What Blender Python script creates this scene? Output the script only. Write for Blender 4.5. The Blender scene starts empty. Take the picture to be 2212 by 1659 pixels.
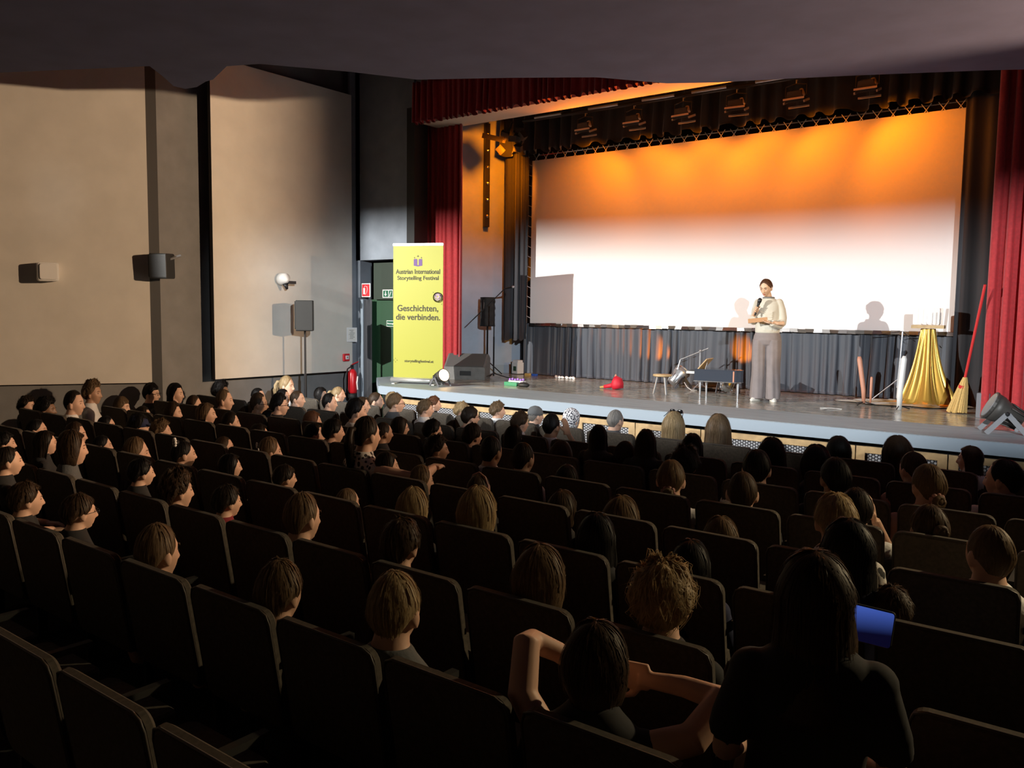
import bpy, bmesh, math, random
import numpy as np
from mathutils import Vector, Matrix, Euler

scene = bpy.context.scene
COL = scene.collection
PI = math.pi
rnd = random.Random(7)

# ------------------------------------------------------------------ camera
IW, IH = 2212, 1659
F_PX = 1800.9
YAW, PITCH, ROLL = math.radians(37.404), math.radians(4.937), math.radians(0.7077)
CAM = Vector((0, 0, 1.207))
_F = Vector((-math.sin(YAW) * math.cos(PITCH), math.cos(YAW) * math.cos(PITCH), -math.sin(PITCH)))
_R0 = Vector((math.cos(YAW), math.sin(YAW), 0))
_U0 = _R0.cross(_F)
_R = _R0 * math.cos(ROLL) + _U0 * math.sin(ROLL)
_U = -_R0 * math.sin(ROLL) + _U0 * math.cos(ROLL)
cam_d = bpy.data.cameras.new('camera')
cam_d.sensor_width = 36
cam_d.lens = F_PX / IW * 36
cam_d.clip_start = 0.05
cam_o = bpy.data.objects.new('camera', cam_d)
COL.objects.link(cam_o)
cam_o.matrix_world = Matrix(((_R.x, _U.x, -_F.x, CAM.x), (_R.y, _U.y, -_F.y, CAM.y), (_R.z, _U.z, -_F.z, CAM.z), (0, 0, 0, 1)))
scene.camera = cam_o


def ray(x, y):
    return _F + _R * ((x - IW / 2) / F_PX) - _U * ((y - IH / 2) / F_PX)


def at_y(x, y, Y):
    d = ray(x, y); return CAM + d * (Y / d.y)


def at_x(x, y, X):
    d = ray(x, y); return CAM + d * (X / d.x)


def at_z(x, y, Z):
    d = ray(x, y); return CAM + d * ((Z - CAM.z) / d.z)


# ------------------------------------------------------------------ world, exposure
world = bpy.data.worlds.new('world')
scene.world = world
world.use_nodes = True
world.node_tree.nodes['Background'].inputs[0].default_value = (0.5, 0.5, 0.6, 1)
world.node_tree.nodes['Background'].inputs[1].default_value = 0.0
scene.view_settings.view_transform = 'Standard'
scene.view_settings.look = 'None'
scene.view_settings.exposure = 0.0
scene.view_settings.gamma = 1.0
scene.view_settings.use_curve_mapping = False
scene.cycles.use_denoising = True
scene.cycles.max_bounces = 6
scene.cycles.diffuse_bounces = 4
scene.cycles.glossy_bounces = 3
scene.cycles.sample_clamp_indirect = 6.0
scene.cycles.caustics_reflective = False
scene.cycles.caustics_refractive = False


# ------------------------------------------------------------------ lamps of the hall, plus added fill lights
def lamp(kind, name, loc, power, color, target=None, radius=0.05, angle=60, blend=0.5, parent=None):
    ld = bpy.data.lights.new(name, kind)
    ld.energy = power
    ld.color = color
    ld.shadow_soft_size = radius
    if kind == 'SPOT':
        ld.spot_size = math.radians(angle)
        ld.spot_blend = blend
    o = bpy.data.objects.new(name, ld)
    COL.objects.link(o)
    o.location = loc
    if target is not None:
        o.rotation_euler = (Vector(target) - Vector(loc)).to_track_quat('-Z', 'Y').to_euler()
    return o


WHITE = (1.0, 0.97, 0.92)
ORANGE = (1.0, 0.215, 0.002)
FRONT_LAMP = Vector((-11.55, 0.74, 3.62))       # profile spotlight high on the left wall of the hall
FRONT_AIM = Vector((-5.6, 12.94, 1.15))
lamp('SPOT', 'front_spot_lamp', FRONT_LAMP, 8000, WHITE, FRONT_AIM, 0.025, 66, 0.3)
RIGHT_LAMP = Vector((2.9, 0.0, 3.4))             # second profile spotlight on the right side of the hall
RIGHT_AIM = Vector((-5.6, 12.94, 1.1))
lamp('SPOT', 'right_spot_lamp', RIGHT_LAMP, 5200, (0.88, 0.95, 1.0), RIGHT_AIM, 0.02, 60, 0.3)
GOLD_LAMP = Vector((2.6, 8.6, 3.3))              # narrow golden spotlight at the right end of the stage
lamp('SPOT', 'golden_spot_lamp', GOLD_LAMP, 900, (1.0, 0.52, 0.02), (-4.3, 11.5, 1.25), 0.03, 15, 0.8)
SIDE_FILL = Vector((3.6, 10.2, 3.2))             # added warm fill for the left wall and faces, no lamp known there
lamp('SPOT', 'side_fill_lamp', SIDE_FILL, 6400, (1.0, 0.68, 0.42), (-12.2, 3.9, 2.1), 0.05, 66, 0.5)
lamp('SPOT', 'added_rim_lamp', (3.0, 9.0, 3.5), 1350, (1.0, 0.78, 0.45), (-1.9, 3.6, 0.1), 0.06, 52, 0.9)  # added to give near heads and seats bright edges, no known source
lamp('SPOT', 'wall_spill_lamp', FRONT_LAMP + Vector((.2, 0, 0)), 110, WHITE, (-13.2, 4.75, 3.1), 0.05, 26, 1.0)
CYC_X = [-7.72, -6.80, -5.94, -5.08, -4.20, -3.24]
CYC_P = [62, 60, 62, 64, 64, 80]
for _x, _p in zip(CYC_X, CYC_P):                 # the washlights hanging from the bar over the stage
    lamp('SPOT', 'wash_lamp', (_x, 12.14, 4.10), _p, ORANGE, (_x + (_x + 5.9) * .22, 12.94, 3.32), 0.08, 112, 0.7)
    lamp('SPOT', 'wash_spill_lamp', (_x, 11.88, 4.22), _p * .7, ORANGE, (_x, 11.2, 4.5), 0.05, 130, 0.5)
lamp('SPOT', 'bar_end_lamp', (-9.2, 11.9, 4.1), 200, ORANGE, (-10.5, 12.5, 3.7), 0.05, 110, 0.6)


# ------------------------------------------------------------------ mesh helpers
class MB:
    def __init__(s):
        s.v = []; s.f = []; s.uv = None

    def add(s, vs, fs, m=None):
        n = len(s.v)
        s.v += [tuple(m @ Vector(p)) if m else tuple(p) for p in vs]
        s.f += [tuple(i + n for i in f) for f in fs]
        return s

    def box(s, c, d, rot=None, taper=None):
        x, y, z = d[0] / 2, d[1] / 2, d[2] / 2
        tx, ty = taper or (1, 1)
        vs = [(-x, -y, -z), (x, -y, -z), (x, y, -z), (-x, y, -z), (-x * tx, -y * ty, z), (x * tx, -y * ty, z), (x * tx, y * ty, z), (-x * tx, y * ty, z)]
        m = Matrix.Translation(c) @ (rot.to_matrix().to_4x4() if rot else Matrix())
        return s.add(vs, [(0, 3, 2, 1), (4, 5, 6, 7), (0, 1, 5, 4), (1, 2, 6, 5), (2, 3, 7, 6), (3, 0, 4, 7)], m)

    def rbox(s, c, d, r=0.01, rot=None, seg=3):
        """box with rounded vertical-plane outline in x/z, depth along y, small front and back chamfers"""
        x, z, y = d[0] / 2, d[2] / 2, d[1] / 2
        r = min(r, x * .98, z * .98)
        out = []
        for cx, cz, a0 in ((x - r, z - r, 0), (-x + r, z - r, 90), (-x + r, -z + r, 180), (x - r, -z + r, 270)):
            for k in range(seg + 1):
                a = math.radians(a0 + 90 * k / seg)
                out.append((cx + r * math.cos(a), cz + r * math.sin(a)))
        n = len(out); ch = min(y * .6, r * .25)
        vs = []
        for yy, k in ((-y, 1), (-y + ch, 0), (y - ch, 0), (y, 1)):
            for px, pz in out:
                q = 1 - k * ch / max(x, z) * 1.0
                vs.append((px * (1 - k * ch / x), yy, pz * (1 - k * ch / z)))
        fs = [tuple(range(n)), tuple(reversed(range(3 * n, 4 * n)))]
        for j in range(3):
            for i in range(n):
                a, b = j * n + i, j * n + (i + 1) % n
                fs.append((a, a + n, b + n, b))
        m = Matrix.Translation(c) @ (rot.to_matrix().to_4x4() if rot else Matrix())
        return s.add(vs, fs, m)

    def tube(s, pts, rad, n=10, cap=True, flat=1.0):
        pts = [Vector(p) for p in pts]
        if not hasattr(rad, '__len__'): rad = [rad] * len(pts)
        vs = []; up = Vector((0, 0, 1)); prev = None
        for i, p in enumerate(pts):
            t = (pts[min(i + 1, len(pts) - 1)] - pts[max(i - 1, 0)])
            if t.length < 1e-9: t = Vector((0, 0, 1))
            t.normalize()
            if prev is None:
                a = t.cross(up) if abs(t.z) < .95 else t.cross(Vector((0, 1, 0)))
                a.normalize()
            else:
                a = (prev - t * prev.dot(t)).normalized()
            prev = a; b = t.cross(a)
            for k in range(n):
                w = 2 * PI * k / n
                vs.append(p + a * (rad[i] * math.cos(w)) + b * (rad[i] * flat * math.sin(w)))
        fs = []
        for i in range(len(pts) - 1):
            for k in range(n):
                k2 = (k + 1) % n
                fs.append((i * n + k, i * n + k2, (i + 1) * n + k2, (i + 1) * n + k))
        if cap:
            fs.append(tuple(reversed(range(n)))); fs.append(tuple(range((len(pts) - 1) * n, len(pts) * n)))
        return s.add(vs, fs)

    def loft(s, rings, n=20, cap=True, pw=1.0):
        """rings: (cx, cy, cz, rx, ry)"""
        vs = []
        for cx, cy, cz, rx, ry in rings:
            for k in range(n):
                w = 2 * PI * k / n; c, q = math.cos(w), math.sin(w)
                vs.append((cx + rx * math.copysign(abs(c) ** pw, c), cy + ry * math.copysign(abs(q) ** pw, q), cz))
        fs = []
        for i in range(len(rings) - 1):
            for k in range(n):
                k2 = (k + 1) % n
                fs.append((i * n + k, i * n + k2, (i + 1) * n + k2, (i + 1) * n + k))
        if cap:
            fs.append(tuple(reversed(range(n)))); fs.append(tuple(range((len(rings) - 1) * n, len(rings) * n)))
        return s.add(vs, fs)

    def ball(s, c, r, n=16, m=10, rot=None):
        if not hasattr(r, '__len__'): r = (r, r, r)
        vs = [(0, 0, r[2])]
        for j in range(1, m):
            t = PI * j / m
            for k in range(n):
                w = 2 * PI * k / n
                vs.append((r[0] * math.sin(t) * math.cos(w), r[1] * math.sin(t) * math.sin(w), r[2] * math.cos(t)))
        vs.append((0, 0, -r[2]))
        fs = [(0, 1 + k, 1 + (k + 1) % n) for k in range(n)]
        for j in range(m - 2):
            for k in range(n):
                a = 1 + j * n + k; b = 1 + j * n + (k + 1) % n
                fs.append((a, a + n, b + n, b))
        e = len(vs) - 1; q = 1 + (m - 2) * n
        fs += [(e, q + (k + 1) % n, q + k) for k in range(n)]
        M4 = Matrix.Translation(c) @ (rot.to_matrix().to_4x4() if rot else Matrix())
        return s.add(vs, fs, M4)

    def prism(s, poly, z0, z1, m=None):
        n = len(poly)
        vs = [(x, y, z0) for x, y in poly] + [(x, y, z1) for x, y in poly]
        fs = [tuple(reversed(range(n))), tuple(range(n, 2 * n))] + [(i, (i + 1) % n, n + (i + 1) % n, n + i) for i in range(n)]
        return s.add(vs, fs, m)

    def cyl(s, a, b, r, n=16, r2=None):
        return s.tube([a, b], [r, r if r2 is None else r2], n)

    def mesh(s, name, smooth=False):
        me = bpy.data.meshes.new(name)
        me.from_pydata(s.v, [], s.f); me.update()
        if s.uv:
            ul = me.uv_layers.new(name='strand')
            li = np.empty(len(me.loops), dtype=np.int32); me.loops.foreach_get('vertex_index', li)
            ul.data.foreach_set('uv', np.array(s.uv, dtype=np.float32)[li].ravel())
        if smooth:
            me.polygons.foreach_set('use_smooth', [True] * len(me.polygons))
        return me

    def build(s, name, mat, parent=None, smooth=False, loc=None):
        me = s.mesh(name, smooth)
        if smooth == 'auto': pass
        if mat: me.materials.append(mat)
        return link(name, me, parent, loc)


def link(name, data, parent=None, loc=None):
    o = bpy.data.objects.new(name, data)
    COL.objects.link(o)
    if parent: o.parent = parent
    if loc is not None: o.location = loc
    return o


def tag(o, label=None, cat=None, group=None, kind=None):
    if label: o['label'] = label
    if cat: o['category'] = cat
    if group: o['group'] = group
    if kind: o['kind'] = kind
    return o


def thing(name, loc, label, cat, rz=0, group=None, s=1):
    o = link(name, None, None, loc)
    o.rotation_euler = (0, 0, rz); o.scale = (s, s, s); o.empty_display_size = .1
    return tag(o, label, cat, group)


def struct(o):
    o['kind'] = 'structure'; return o


def smooth_angle(o, deg=40):
    me = o.data
    me.polygons.foreach_set('use_smooth', [True] * len(me.polygons))
    bm = bmesh.new(); bm.from_mesh(me)
    for e in bm.edges:
        if len(e.link_faces) == 2 and e.calc_face_angle(0) > math.radians(deg): e.smooth = False
    bm.to_mesh(me); bm.free()
    return o


# ------------------------------------------------------------------ materials
def mat(name, col, rough=.6, metal=0., spec=.5, emit=None, es=0., sheen=0., noise=0., nscale=20., bump=0., bscale=60., trans=0., stretch=None, alpha=1.):
    m = bpy.data.materials.new(name); m.use_nodes = True
    nt = m.node_tree; b = nt.nodes['Principled BSDF']
    c = (*col, 1)
    b.inputs['Base Color'].default_value = c
    b.inputs['Roughness'].default_value = rough
    b.inputs['Metallic'].default_value = metal
    b.inputs['Specular IOR Level'].default_value = spec
    if sheen:
        b.inputs['Sheen Weight'].default_value = sheen
        b.inputs['Sheen Roughness'].default_value = .4
    if emit:
        b.inputs['Emission Color'].default_value = (*emit, 1)
        b.inputs['Emission Strength'].default_value = es
    co = nt.nodes.new('ShaderNodeTexCoord')
    vec = co.outputs['Object']
    if stretch:
        mp = nt.nodes.new('ShaderNodeMapping'); mp.inputs['Scale'].default_value = stretch
        nt.links.new(vec, mp.inputs['Vector']); vec = mp.outputs['Vector']
    if noise:
        n = nt.nodes.new('ShaderNodeTexNoise'); n.inputs['Scale'].default_value = nscale; n.inputs['Detail'].default_value = 5
        nt.links.new(vec, n.inputs['Vector'])
        r = nt.nodes.new('ShaderNodeMapRange'); r.inputs['From Min'].default_value = .3; r.inputs['From Max'].default_value = .7
        r.inputs['To Min'].default_value = 1 - noise; r.inputs['To Max'].default_value = 1 + noise
        nt.links.new(n.outputs['Fac'], r.inputs['Value'])
        mx = nt.nodes.new('ShaderNodeMix'); mx.data_type = 'RGBA'; mx.blend_type = 'MULTIPLY'; mx.inputs['Factor'].default_value = 1
        mx.inputs[6].default_value = c; nt.links.new(r.outputs['Result'], mx.inputs[7])
        nt.links.new(mx.outputs[2], b.inputs['Base Color'])
    if bump:
        n2 = nt.nodes.new('ShaderNodeTexNoise'); n2.inputs['Scale'].default_value = bscale; n2.inputs['Detail'].default_value = 3
        nt.links.new(vec, n2.inputs['Vector'])
        bp = nt.nodes.new('ShaderNodeBump'); bp.inputs['Strength'].default_value = bump; bp.inputs['Distance'].default_value = .01
        nt.links.new(n2.outputs['Fac'], bp.inputs['Height']); nt.links.new(bp.outputs['Normal'], b.inputs['Normal'])
    if trans:
        t = nt.nodes.new('ShaderNodeBsdfTranslucent'); t.inputs['Color'].default_value = tuple(min(1, x * 1.6 + .01) for x in col) + (1,)
        ms = nt.nodes.new('ShaderNodeMixShader'); ms.inputs[0].default_value = trans
        nt.links.new(b.outputs[0], ms.inputs[1]); nt.links.new(t.outputs[0], ms.inputs[2])
        nt.links.new(ms.outputs[0], nt.nodes['Material Output'].inputs['Surface'])
    return m


MT = {}
def mm(name, *a, **k):
    MT[name] = mat(name, *a, **k); return MT[name]


mm('wall_grey', (.22, .25, .29), .85, noise=.12, nscale=3, bump=.15, bscale=120)
mm('wall_side', (.22, .22, .22), .9, noise=.1, nscale=3, bump=.15, bscale=120)
mm('panel_cloth', (.72, .69, .63), .95, spec=.1, noise=.05, nscale=2.5, bump=.2, bscale=300)
mm('panel_edge_shaded', (.05, .04, .035), .8)  # near-black colour holds the shade on panel sides turned from the stage
mm('ceiling', (.115, .115, .21), .95, noise=.1, nscale=2)
mm('carpet', (.03, .03, .032), .95, noise=.3, nscale=40)
mm('black', (.012, .012, .012), .6)
mm('black_metal', (.02, .02, .022), .35, metal=.3)
mm('black_cloth', (.03, .032, .038), .8, sheen=.35)
mm('skirt_cloth', (.06, .068, .085), .6, sheen=.6)
mm('leg_grey', (.16, .16, .17), .5, metal=.3)
mm('red_cloth', (.36, .018, .022), .8, sheen=.4, noise=.15, nscale=30)
mm('stage_side_wall', (.36, .42, .50), .8, noise=.06, nscale=4)
mm('soffit', (.55, .50, .42), .85)
mm('screen_white', (.80, .80, .79), .9, spec=.1)
mm('chrome', (.62, .62, .62), .25, metal=1.)
mm('steel', (.45, .46, .48), .4, metal=.8)
mm('white_paint', (.75, .76, .78), .5)
mm('nosing', (.30, .36, .42), .4)
mm('strip', (.24, .28, .30), .6, noise=.18, nscale=6, stretch=(.3, 3, 1))
mm('wood', (.46, .31, .15), .55, noise=.2, nscale=9, stretch=(1, 1, 1))
mm('dark_wood', (.16, .09, .04), .5, noise=.2, nscale=12)
mm('light_wood', (.52, .36, .18), .5, noise=.15, nscale=15)
mm('yellow', (.37, .362, .035), .55)
mm('banner_ink', (.025, .018, .004), .6)
mm('banner_purple', (.12, .05, .20), .6)
mm('banner_lilac', (.55, .42, .50), .6)
mm('alu', (.62, .62, .60), .35, metal=.7)
mm('grey_cabinet', (.16, .155, .145), .55, noise=.15, nscale=12)
mm('grille', (.09, .09, .085), .6, bump=.3, bscale=200)
mm('speaker_black', (.018, .018, .017), .6, bump=.3, bscale=200)
mm('ext_red', (.62, .012, .02), .3)
mm('sign_red', (.60, .02, .03), .5)
mm('sign_green', (.01, .10, .05), .5)
mm('door_green', (.018, .062, .028), .55)
mm('door_dark', (.022, .035, .024), .55)
mm('paper', (.78, .77, .74), .7)
mm('ink', (.05, .05, .05), .7)
mm('gold', (.50, .29, .045), .3, metal=.55, sheen=.3)
mm('straw', (.58, .38, .13), .8, noise=.25, nscale=60, stretch=(6, 6, .4))
mm('handle_red', (.55, .03, .03), .4)
mm('seat_cloth', (.075, .062, .047), .9, sheen=.05, noise=.25, nscale=50)
mm('seat_edge', (.06, .05, .042), .5)
mm('seat_shell', (.012, .011, .010), .8)
mm('lens_warm', (.9, .6, .3), .3, emit=(1, .62, .28), es=18)
mm('lens_off', (.25, .27, .3), .15)
mm('fix_body', (.05, .045, .04), .5, metal=.2)
mm('fix_rim', (.55, .45, .35), .35, metal=.4)
mm('glass_black', (.005, .005, .006), .08)
mm('plastic_white', (.7, .7, .68), .4)
mm('toy_green', (.01, .22, .10), .5)
mm('toy_purple', (.35, .18, .65), .4)
mm('toy_blue', (.03, .12, .55), .4)
mm('toy_yellow', (.6, .4, .12), .4)
mm('toy_red', (.55, .01, .03), .6)
mm('salmon', (.55, .25, .16), .5)
mm('piano_gloss', (.05, .06, .08), .08)
mm('phone_screen', (.1, .2, .6), .3, emit=(.12, .28, 1.0), es=6)
mm('sneaker', (.78, .74, .66), .6)
mm('sweater', (.60, .57, .48), .9, sheen=.2, bump=.3, bscale=250)
mm('trousers_grey', (.235, .20, .195), .85, noise=.08, nscale=9)
mm('lips', (.42, .10, .07), .5)
mm('eye_dark', (.02, .015, .012), .3)
mm('eye_white', (.7, .68, .65), .3)
mm('card', (.46, .25, .12), .6)


def text(body, size, mat_, parent, loc, rot, width=None, height=None, align='CENTER', name='lettering', depth=.0015):
    cu = bpy.data.curves.new(name, 'FONT'); cu.body = body; cu.size = size; cu.align_x = align; cu.align_y = 'CENTER'
    cu.extrude = depth; cu.offset = .012 * size
    cu.materials.append(mat_)
    o = link(name, cu, parent, loc)
    bpy.context.view_layer.update()
    sx = sy = 1
    if width and o.dimensions.x > 0: sx = width / o.dimensions.x
    if height and o.dimensions.y > 0: sy = height / o.dimensions.y
    elif width: sy = sx
    dg = bpy.context.evaluated_depsgraph_get()
    me = bpy.data.meshes.new_from_object(o.evaluated_get(dg))
    bpy.data.objects.remove(o)
    o = link(name, me, parent, loc)
    o.rotation_euler = rot; o.scale = (sx, sy, 1)
    return o


def remesh(mb, name, voxel, smooth_it=2):
    me = mb.mesh(name + '_src')
    o = bpy.data.objects.new(name + '_src', me); COL.objects.link(o)
    md = o.modifiers.new('r', 'REMESH'); md.mode = 'VOXEL'; md.voxel_size = voxel; md.use_smooth_shade = True
    if smooth_it:
        sm = o.modifiers.new('s', 'SMOOTH'); sm.factor = .5; sm.iterations = smooth_it
    bpy.context.view_layer.update()
    dg = bpy.context.evaluated_depsgraph_get()
    out = bpy.data.meshes.new_from_object(o.evaluated_get(dg)); out.name = name
    bpy.data.objects.remove(o); bpy.data.meshes.remove(me)
    out.polygons.foreach_set('use_smooth', [True] * len(out.polygons))
    return out


def curtain(mb, x0, x1, z0, z1, y, amp=.05, pitch=.16, seed=0, hem=0.0, nz=14, spread=.25, flare=0.):
    """a gathered cloth hanging in the plane y; folds wander and open towards the hem"""
    r = random.Random(seed)
    n = max(8, int(abs(x1 - x0) / pitch * 9))
    ph = [r.uniform(0, 6.28) for _ in range(6)]
    vs = []
    for j in range(nz + 1):
        t = j / nz; z = z1 + (z0 - z1) * t
        for i in range(n + 1):
            u = i / n; x = x0 + (x1 - x0) * u; L = abs(x1 - x0)
            s = u * L / pitch
            w = 2 * PI * s + 1.5 * math.sin(s * .9 + ph[0]) + .9 * math.sin(s * 2.1 + ph[1]) + .25 * math.sin(3 * t + ph[2] + s * .35)
            a = amp * (.65 + .35 * math.sin(s * .63 + ph[3])) * (1 - spread + spread * t)
            d = math.cos(w); d = math.copysign(abs(d) ** .8, d)
            yy = y - a * d - a * .3 * math.cos(2.1 * w + ph[4] + t) - flare * t
            zz = z + (hem * (.5 + .5 * d) if j == nz else 0)
            vs.append((x + a * .35 * math.sin(2 * w), yy, zz))
    fs = []
    for j in range(nz):
        for i in range(n):
            a = j * (n + 1) + i
            fs.append((a, a + 1, a + n + 2, a + n + 1))
    # give the cloth thickness
    m = len(vs)
    vs2 = vs + [(x, yy + .006, z) for x, yy, z in vs]
    fs2 = fs + [tuple(reversed([q + m for q in f])) for f in fs]
    e = [i for i in range(n + 1)]; be = [nz * (n + 1) + i for i in range(n + 1)]
    for q in (e, be):
        for i in range(n):
            fs2.append((q[i], q[i] + m, q[i + 1] + m, q[i + 1]))
    for i in (0, n):
        for j in range(nz):
            a = j * (n + 1) + i; fs2.append((a, a + n + 1, a + n + 1 + m, a + m))
    return mb.add(vs2, fs2)


# ================================================================== the room
FLOOR = -1.0
LIPZ = 3.95
WX = -12.2
b = MB().box((-5, 6.5, FLOOR - .1), (21, 19, .2)); struct(b.build('floor', MT['carpet']))
# left wall, a straight run near the stage and a splayed run at the back
b = MB().box((WX - .35, 9.0, 2.7), (.3, 4.5, 7.6)); struct(b.build('wall_left', MT['wall_side']))
P1 = Vector((-12.32, 6.79, 0)); P0 = Vector((-13.47, 5.0, 0)); dd = (P0 - P1).normalized()
Pb = P1 + dd * 9
nn = Vector((-dd.y, dd.x, 0))
if nn.x > 0: nn = -nn
b = MB().prism([(P1.x + .0, P1.y), (Pb.x, Pb.y), (Pb.x + nn.x * .3, Pb.y + nn.y * .3), (P1.x + nn.x * .3, P1.y + nn.y * .3)], FLOOR, 6.5)
struct(b.build('wall_left_rear', MT['wall_side']))
b = MB().box((-5, -2.6, 2.7), (21, .2, 7.6)); struct(b.build('wall_back', MT['wall_side']))
b = MB().box((5.4, 5, 2.7), (.2, 16, 7.6)); struct(b.build('wall_right', MT['wall_side']))
# front wall with the stage opening and the side door
b = MB()
b.box((-12.2, 11.1, 2.75), (.3, .3, 7.5))
b.box((-11.46, 11.1, 4.35), (1.64, .3, 4.4))
b.box((-10.72, 11.1, .5), (.16, .3, 3.4))
b.box((-2.6, 11.26, 5.55), (16.2, .5, 1.95))
b.box((3.2, 11.1, 1.8), (3.8, .3, 5.6))
struct(b.build('wall_front', MT['wall_grey']))
b = MB().box((-4.7, 11.28, 4.54), (11.6, .56, .06)); struct(b.build('trim_1', MT['soffit']))
b = MB().box((-10.69, 11.09, 1.9), (.19, .34, 5.8)); struct(b.build('trim_7', MT['black']))
# upper ceiling and the low curved ceiling over the seats
b = MB().box((-5, 8.5, 6.6), (21, 9, .2)); struct(b.build('ceiling', MT['ceiling']))
lip_px = [(-200, 170), (0, 157), (323, 143), (352, 165), (375, 186), (400, 192), (425, 188), (445, 176), (460, 172), (490, 143), (560, 138), (755, 155), (900, 172), (1110, 168), (1290, 167), (1440, 180), (1550, 178), (1700, 170), (1850, 163), (2000, 157), (2130, 152), (2212, 150), (2420, 146)]
lip = [at_z(x, y, LIPZ) for x, y in lip_px]
poly = [(p.x, p.y) for p in lip] + [(5.4, 10.7), (5.4, -2.5), (-15.5, -2.5), (-15.5, 3.4)]
b = MB().prism(poly, LIPZ, LIPZ + 2.55); struct(b.build('ceiling_low', MT['ceiling']))
# stage house
SWA = math.atan2(2.0, 1.0)
SW0 = Vector((-10.9, 11.6, 0)); SWD = Vector((math.cos(SWA), math.sin(SWA), 0)); SWN = Vector((SWD.y, -SWD.x, 0))
def on_side_wall(x, y, off=0.):
    d = ray(x, y); den = d.x * SWD.y - d.y * SWD.x
    s = (SW0.x * SWD.y - SW0.y * SWD.x) / den
    return CAM + d * s + SWN * off
_c = SW0 + SWD * .95 - SWN * .08
b = MB().box((_c.x, _c.y, 2.0), (2.6, .16, 6.2), Euler((0, 0, SWA))); struct(b.build('wall_stage_left', MT['stage_side_wall']))
b = MB().box((-4.7, 13.75, 2.4), (12.2, .2, 5.2)); struct(b.build('wall_stage_back', MT['black']))
b = MB().box((-4.7, 12.6, 5.1), (12.2, 2.4, .1)); struct(b.build('ceiling_stage', MT['black']))
b = MB().box((1.4, 12.4, 2.0), (.16, 2.4, 6.2)); struct(b.build('wall_stage_right', MT['black']))
_c = SW0 + SWD * 1.0 + SWN * .012
b = MB().box((_c.x, _c.y, .08), (2.2, .024, .16), Euler((0, 0, SWA))); struct(b.build('baseboard_left', MT['nosing']))


def hexmesh():
    m = bpy.data.materials.new('perforated_sheet'); m.use_nodes = True
    nt = m.node_tree; B = nt.nodes['Principled BSDF']; B.inputs['Roughness'].default_value = .5; B.inputs['Metallic'].default_value = .3
    tc = nt.nodes.new('ShaderNodeTexCoord'); sp = nt.nodes.new('ShaderNodeSeparateXYZ'); nt.links.new(tc.outputs['Object'], sp.inputs[0])
    def mth(op, a, b_=None):
        n = nt.nodes.new('ShaderNodeMath'); n.operation = op
        for i, v in enumerate((a, b_)):
            if v is None: continue
            if isinstance(v, (int, float)): n.inputs[i].default_value = v
            else: nt.links.new(v, n.inputs[i])
        return n.outputs[0]
    k = 2 * PI / .03
    x = mth('MULTIPLY', sp.outputs['X'], k); z = mth('MULTIPLY', sp.outputs['Z'], k)
    a = mth('COSINE', x)
    b1 = mth('COSINE', mth('ADD', mth('MULTIPLY', x, .5), mth('MULTIPLY', z, .866)))
    c1 = mth('COSINE', mth('SUBTRACT', mth('MULTIPLY', x, .5), mth('MULTIPLY', z, .866)))
    s = mth('ADD', mth('ADD', a, b1), c1)
    cr = nt.nodes.new('ShaderNodeMapRange'); cr.inputs['From Min'].default_value = -.7; cr.inputs['From Max'].default_value = .3
    nt.links.new(s, cr.inputs['Value'])
    mx = nt.nodes.new('ShaderNodeMix'); mx.data_type = 'RGBA'
    mx.inputs[6].default_value = (.02, .02, .025, 1); mx.inputs[7].default_value = (.42, .43, .46, 1)
    nt.links.new(cr.outputs[0], mx.inputs[0]); nt.links.new(mx.outputs[2], B.inputs['Base Color'])
    return m


MT['perforated'] = hexmesh()


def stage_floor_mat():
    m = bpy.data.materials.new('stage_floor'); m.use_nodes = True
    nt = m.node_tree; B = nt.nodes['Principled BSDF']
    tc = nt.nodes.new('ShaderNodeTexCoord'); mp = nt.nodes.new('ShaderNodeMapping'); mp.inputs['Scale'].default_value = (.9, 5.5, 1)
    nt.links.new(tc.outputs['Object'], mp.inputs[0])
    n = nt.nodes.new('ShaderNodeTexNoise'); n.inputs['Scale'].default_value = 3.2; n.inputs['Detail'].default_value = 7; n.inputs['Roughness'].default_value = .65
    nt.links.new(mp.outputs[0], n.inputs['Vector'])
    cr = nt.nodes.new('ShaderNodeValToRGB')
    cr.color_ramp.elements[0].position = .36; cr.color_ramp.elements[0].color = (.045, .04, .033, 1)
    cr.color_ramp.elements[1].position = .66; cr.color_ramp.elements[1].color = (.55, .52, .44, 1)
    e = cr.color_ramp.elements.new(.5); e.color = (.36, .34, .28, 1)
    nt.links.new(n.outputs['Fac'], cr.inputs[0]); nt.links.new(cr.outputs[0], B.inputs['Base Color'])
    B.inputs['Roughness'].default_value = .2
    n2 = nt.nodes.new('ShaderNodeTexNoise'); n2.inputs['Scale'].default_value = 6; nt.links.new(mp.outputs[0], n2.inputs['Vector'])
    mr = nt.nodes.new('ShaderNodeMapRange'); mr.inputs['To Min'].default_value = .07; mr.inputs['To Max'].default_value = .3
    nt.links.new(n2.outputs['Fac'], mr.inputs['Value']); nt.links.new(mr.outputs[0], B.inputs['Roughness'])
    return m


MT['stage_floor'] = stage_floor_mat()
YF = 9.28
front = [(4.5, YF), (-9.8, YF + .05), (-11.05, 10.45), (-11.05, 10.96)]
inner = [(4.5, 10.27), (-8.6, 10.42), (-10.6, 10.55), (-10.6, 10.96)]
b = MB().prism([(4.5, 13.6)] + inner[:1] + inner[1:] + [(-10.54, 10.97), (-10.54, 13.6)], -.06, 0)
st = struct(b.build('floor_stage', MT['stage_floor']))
b = MB().prism(front + [(-10.6, 10.96), (-10.6, 10.55), (-8.6, 10.42), (4.5, 10.27)], -.06, .0)
struct(b.build('trim_2', MT['strip']))
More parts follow.
